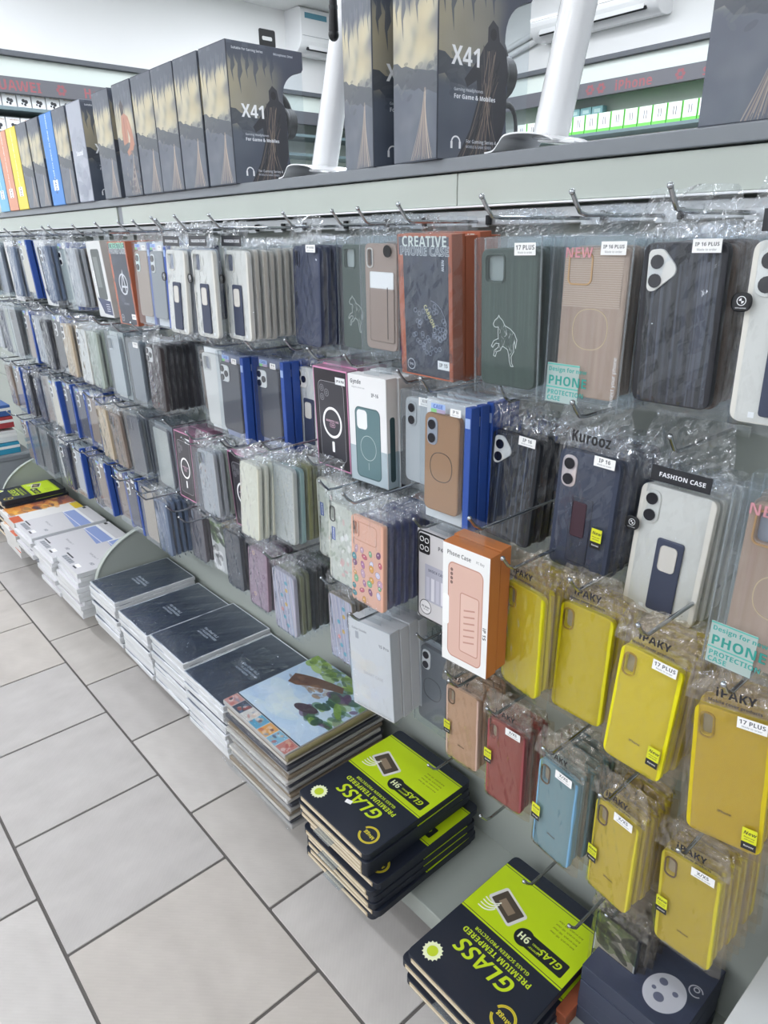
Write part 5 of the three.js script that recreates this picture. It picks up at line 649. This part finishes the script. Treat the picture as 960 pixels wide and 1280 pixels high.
function headset(x, label, o = {}) {
  const g = thing('headset_box', label, 'box', [x, SHELF + 0.0004, (o.z ?? -0.818)], [0, o.yaw ?? 0, 0], o.group);
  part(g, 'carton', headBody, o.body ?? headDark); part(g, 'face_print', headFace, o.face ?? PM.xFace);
  part(g, 'side_print', plane(HW - 0.002, HH - 0.002), o.side ?? PM.xSide, [0, HH / 2, 0.0015]);
  part(g, 'clear_window', memo('hwin', () => { const b = new THREE.BoxGeometry(HW - 0.004, HH * 0.86, HD * 0.3); b.translate(0, HH * 0.43 + 0.001, -HD * 0.845); return b; }), M.clear);
  const hp = part(g, 'headphones', memo('hp', () => mergeGeometries([new THREE.TorusGeometry(0.045, 0.007, 8, 20, Math.PI).rotateY(Math.PI / 2).translate(0, HH * 0.56, -HD * 0.74), new THREE.CylinderGeometry(0.03, 0.03, 0.022, 18).rotateX(Math.PI / 2).translate(0, HH * 0.5, -HD * 0.93), new THREE.TorusGeometry(0.024, 0.009, 8, 16).translate(0, HH * 0.5, -HD * 0.86)])), M.black);
  if (o.cord) part(g, 'cable', memo('hpc', () => new THREE.TorusGeometry(0.02, 0.003, 6, 18).scale(1, 1.7, 1).rotateY(Math.PI / 2).translate(0.028, HH * 0.2, -HD * 0.9)), M.black);
  if (o.tab) { const t = part(g, 'hang_tab', memo('htab', () => { const s = roundPath(new THREE.Shape(), -0.019, 0, 0.019, 0.03, 0.004); s.holes.push(roundPath(new THREE.Path(), -0.012, 0.011, 0.012, 0.018, 0.003)); return new THREE.ExtrudeGeometry(s, { depth: 0.001, bevelEnabled: false }); }), M.black, [HW / 2 - 0.004, HH, -HD * 0.55], [0, Math.PI / 2, 0]); }
  return g;
}
headset(-1.432, 'fantasy art headset box with large white lettering, black hang tab on top', { tab: true });
headset(-1.548, 'fantasy art headset box directly behind the one with the hang tab', {});
headset(-1.66, 'fantasy art headset box two behind the one with the hang tab');
headset(-1.77, 'fantasy art headset box in front of the red-toned figure box');
headset(-1.885, 'headset box with a bare-backed red-toned figure on its side', { side: PM.figure, tab: true });
headset(-2.02, 'fantasy art headset box beside the red-toned figure box', {});
headset(-2.215, 'pale grey headset box between two fantasy art boxes', { side: PM.greyBox, body: col(0x7d8290, 0.5) });
headset(-2.338, 'fantasy art headset box between the pale grey and the blue one', {});
headset(-2.452, 'bright blue slim headset box with white label', { side: PM.blueSpine, body: col(0x2f78bd, 0.5) });
headset(-2.58, 'fantasy art headset box touching the back of the bright blue one');
headset(-2.7, 'fantasy art headset box touching the yellow one');
headset(-2.815, 'yellow slim headset box with white label', { side: PM.yellowSpine, body: col(0xcab522, 0.5) });
headset(-2.93, 'peach coloured headset box beside the yellow one', { side: PM.orangeSpine, body: col(0xb87a5c, 0.5) });
headset(-3.045, 'light blue headset box at the end of the shelf row', { side: PM.skySpine, body: col(0x5c9cc2, 0.5) });
headset(-1.004, 'fantasy art headset box half hidden behind another between the white tubes', { yaw: -0.25, z: -0.835 });
headset(-0.857, 'fantasy art headset box with looped black cable between the white tubes', { yaw: -0.12, cord: true, z: -0.822 });
headset(-0.365, 'fantasy art headset box standing alone beyond the second white tube', { yaw: 0.03, z: -0.83 });

function whiteTube(x, label, lean) {
  const g = thing('display_tube', label, 'stand', [x, SHELF, -0.9]);
  part(g, 'tube', memo('tube', () => new THREE.CylinderGeometry(0.022, 0.0245, 0.62, 28).translate(0, 0.31, 0)), M.gloss, [0.0, 0.016, 0], [-0.1, 0, lean]);
  const pr = [[0.055, 0.008], [0.035, 0.016], [0.0, 0.021], [-0.026, 0.02], [-0.036, 0.011], [-0.045, 0.003], [-0.06, 0.0012]], cv = new THREE.SplineCurve(pr.map((p) => new THREE.Vector2(...p))).getPoints(26), s = new THREE.Shape();
  cv.forEach((p, i) => (i ? s.lineTo(p.x, p.y + 0.002) : s.moveTo(p.x, p.y + 0.002))); [...cv].reverse().forEach((p) => s.lineTo(p.x, p.y)); s.closePath();
  part(g, 'curved_foot', memo('foot', () => new THREE.ExtrudeGeometry(s, { depth: 0.09, bevelEnabled: false }).translate(0, 0, -0.045)), M.gloss, [-0.004, 0, 0.018]);
  part(g, 'foot_plate', rbox(0.06, 0.004, 0.06, 0.002), M.gloss, [0.045, 0.008, 0.018], [0, 0, -0.12]);
  return g;
}
whiteTube(-1.19, 'leaning white tube stand with curved foot beside the hang tab box', -0.2);
whiteTube(-0.668, 'leaning white tube stand with curved foot beside the lone headset box', -0.13);
{ const g = thing('microphone', 'slim black microphone hanging in front of the first white tube', 'microphone', [-1.098, CH + 0.318, -0.862], [0.1, 0, -0.16]); part(g, 'body', memo('micb', () => mergeGeometries([new THREE.CylinderGeometry(0.0062, 0.0085, 0.05, 14).translate(0, 0.03, 0), new THREE.SphereGeometry(0.009, 14, 10).scale(1, 1.1, 1)])), M.black); part(g, 'collar', cyl(0.0075, 0.005, 14), M.dark, [0, 0.038, 0]); part(g, 'cable', memo('micc', () => new THREE.TubeGeometry(new THREE.CatmullRomCurve3([[0, 0.055, 0], [0.004, 0.12, 0], [0.02, 0.22, -0.01], [0.03, 0.3, -0.02]].map((p) => new THREE.Vector3(...p))), 16, 0.002, 6)), M.black); }

// ---------------------------------------------------------------- far side of the shop: wall cabinets, goods and air conditioners
const trimM = std({ color: 0x50545a, roughness: 0.5 }), fascM = std({ color: 0xc9d2cc, roughness: 0.5 });
function cabinet(name, label, len, sign, shelves, depth) {          // local: front faces +z, runs along x, origin at the floor front middle
  const g = thing(name, label, 'cabinet');
  part(g, 'carcass', box(len, 2.22, 0.02), fascM, [0, 1.11, depth]);
  part(g, 'cornice', rbox(len, 0.028, 0.28, 0.003), trimM, [0, CH + 0.99, -0.13]);
  part(g, 'fascia', rbox(len, 0.1, 0.02, 0.002), fascM, [0, CH + 0.926, -0.03]);
  const b = part(g, 'sign_board', rbox(len, 0.085, 0.03, 0.003), std({ color: 0x5b5d63, roughness: 0.4 }), [0, CH + 0.833, -0.02]);
  sign(b);
  for (const y of shelves) part(g, 'shelf', rbox(len, 0.02, 0.24, 0.002), std({ color: 0x6f8287, roughness: 0.4 }), [0, y, -0.125]);
  part(g, 'lower_doors', rbox(len, 0.9, 0.22, 0.004), fascM, [0, 0.45, -0.12]);
  return g;
}
const signMat = (s) => { const t = led(s); return std({ map: t, roughness: 0.4, emissive: 0xff3040, emissiveMap: t, emissiveIntensity: 0.05 }); };
const left = cabinet('wall_cabinet', 'long wall cabinet with red lettering and white earphone boxes', 3.6, (b) => { part(b, 'lettering', plane(1.7, 0.08), signMat([[20, 'HUAWEI'], [262], [340, 'Honor'], [540], [600, 'vivo']]), [-0.4, 0, 0.0155]); }, [CH + 0.715, CH + 0.585], -0.25);
left.position.set(-4.84, 0, -2.55); left.rotation.y = Math.PI / 2;   // front faces +x; local +x runs to -z
const back = cabinet('wall_cabinet', 'long wall cabinet with red lettering and green cable boxes', 5.6, (b) => { part(b, 'lettering', plane(1.75, 0.08), signMat([[250, 'Su'], [400], [446], [500, 'iPhone'], [745], [820, 'sic']]), [-0.52, 0, 0.0155]); }, [CH + 0.585], -0.19);
back.position.set(-2.2, 0, -4.3);
{
  const eg = rbox(0.076, 0.078, 0.05, 0.002), ef = plane(0.074, 0.076);
  for (let r = 0; r < 2; r++) for (let i = 0; i < 26; i++) {
    const g = thing('earphone_box', r ? 'small white accessory box on the lower cabinet shelf' : 'small white box with black earphones on the upper cabinet shelf', 'box', [-4.91, CH + (r ? 0.595 : 0.725) + 0.0003, -1.12 - i * 0.081], [0, Math.PI / 2, 0], r ? 'boxes on the lower cabinet shelf' : 'earphone boxes on the upper cabinet shelf');
    part(g, 'carton', eg, M.white, [0, 0.039, 0]); part(g, 'front_print', ef, PM.earphones, [0, 0.039, 0.0254]);
  }
  const cg = rbox(0.088, 0.105, 0.05, 0.002), cf = plane(0.086, 0.103), cgm = col(0x62d048, 0.5);
  for (let i = 0; i < 16; i++) { const g = thing('cable_box', 'white and bright green cable box in the row on the back cabinet', 'box', [-3.45 + i * 0.0925, CH + 0.595 + 0.0003, -4.345], [0, 0, 0], 'green cable boxes'); part(g, 'carton', cg, cgm, [0, 0.0525, 0]); part(g, 'front_print', cf, PM.cable, [0, 0.0525, 0.0254]); }
  for (let i = 0; i < 5; i++) { const g = thing('blue_box', 'pale blue box standing behind the green cable boxes', 'box', [-3.25 + i * 0.085, CH + 0.595 + 0.0003, -4.425], [0, 0, 0], 'pale blue boxes on the back cabinet'); part(g, 'carton', rbox(0.078, 0.16, 0.05, 0.002), col(0x8fbcc9, 0.5), [0, 0.08, 0]); part(g, 'front_print', plane(0.076, 0.07), PM.blueBox, [0, 0.124, 0.0254]); }
}
function airCon(label, len, pos, turn, badge) {
  const g = thing('air_conditioner', label, 'air conditioner', pos, [0, turn, 0]);
  const s = new THREE.Shape(); s.moveTo(0, 0.02); s.quadraticCurveTo(0.02, 0, 0.1, 0.0); s.quadraticCurveTo(0.17, 0.01, 0.19, 0.07); s.lineTo(0.2, 0.24); s.quadraticCurveTo(0.2, 0.27, 0.17, 0.275); s.lineTo(0, 0.28); s.closePath();
  part(g, 'body', new THREE.ExtrudeGeometry(s, { depth: len, bevelEnabled: true, bevelThickness: 0.006, bevelSize: 0.006, bevelSegments: 2, curveSegments: 8 }).rotateY(-Math.PI / 2).translate(len / 2, 0, 0), M.gloss);
  part(g, 'air_outlet', rbox(len * 0.86, 0.02, 0.05, 0.003), M.dark, [0, 0.034, 0.158], [0.5, 0, 0]); part(g, 'flap', rbox(len * 0.84, 0.045, 0.006, 0.002), M.gloss, [0, 0.04, 0.186], [-0.35, 0, 0]);
  part(g, 'panel_line', rbox(len * 0.98, 0.003, 0.004, 0.001), col(0xa9acaf, 0.5), [0, 0.1, 0.199]);
  if (badge) part(g, 'energy_label', rbox(0.2, 0.035, 0.003, 0.001), col(0x5f93a6, 0.5), [-len / 2 + 0.13, 0.225, 0.206]); else part(g, 'display', rbox(0.09, 0.035, 0.003, 0.001), M.dark, [len / 2 - 0.14, 0.1, 0.2]);
  return g;
}
airCon('white air conditioner with blue label above the earphone cabinet', 0.85, [RX0, CH + 1.285, -3.99], Math.PI / 2, true);
airCon('white air conditioner above the green cable boxes', 0.9, [-3.05, CH + 1.215, RZ0], 0, false);
{ const g = thing('pipe_run', 'white insulated pipes beside the air conditioner above the cable boxes', 'pipe', [0, 0, 0]); for (const dy of [0, 0.05]) part(g, 'pipe', new THREE.TubeGeometry(new THREE.CatmullRomCurve3([[-3.52, CH + 1.26 + dy, -4.59], [-3.7, CH + 1.22 + dy, -4.59], [-3.95, CH + 1.17 + dy, -4.59], [-4.3, CH + 1.15 + dy, -4.59]].map((p) => new THREE.Vector3(...p))), 20, 0.02, 8), M.white); }

shade(scene);
renderer.render(scene, camera);
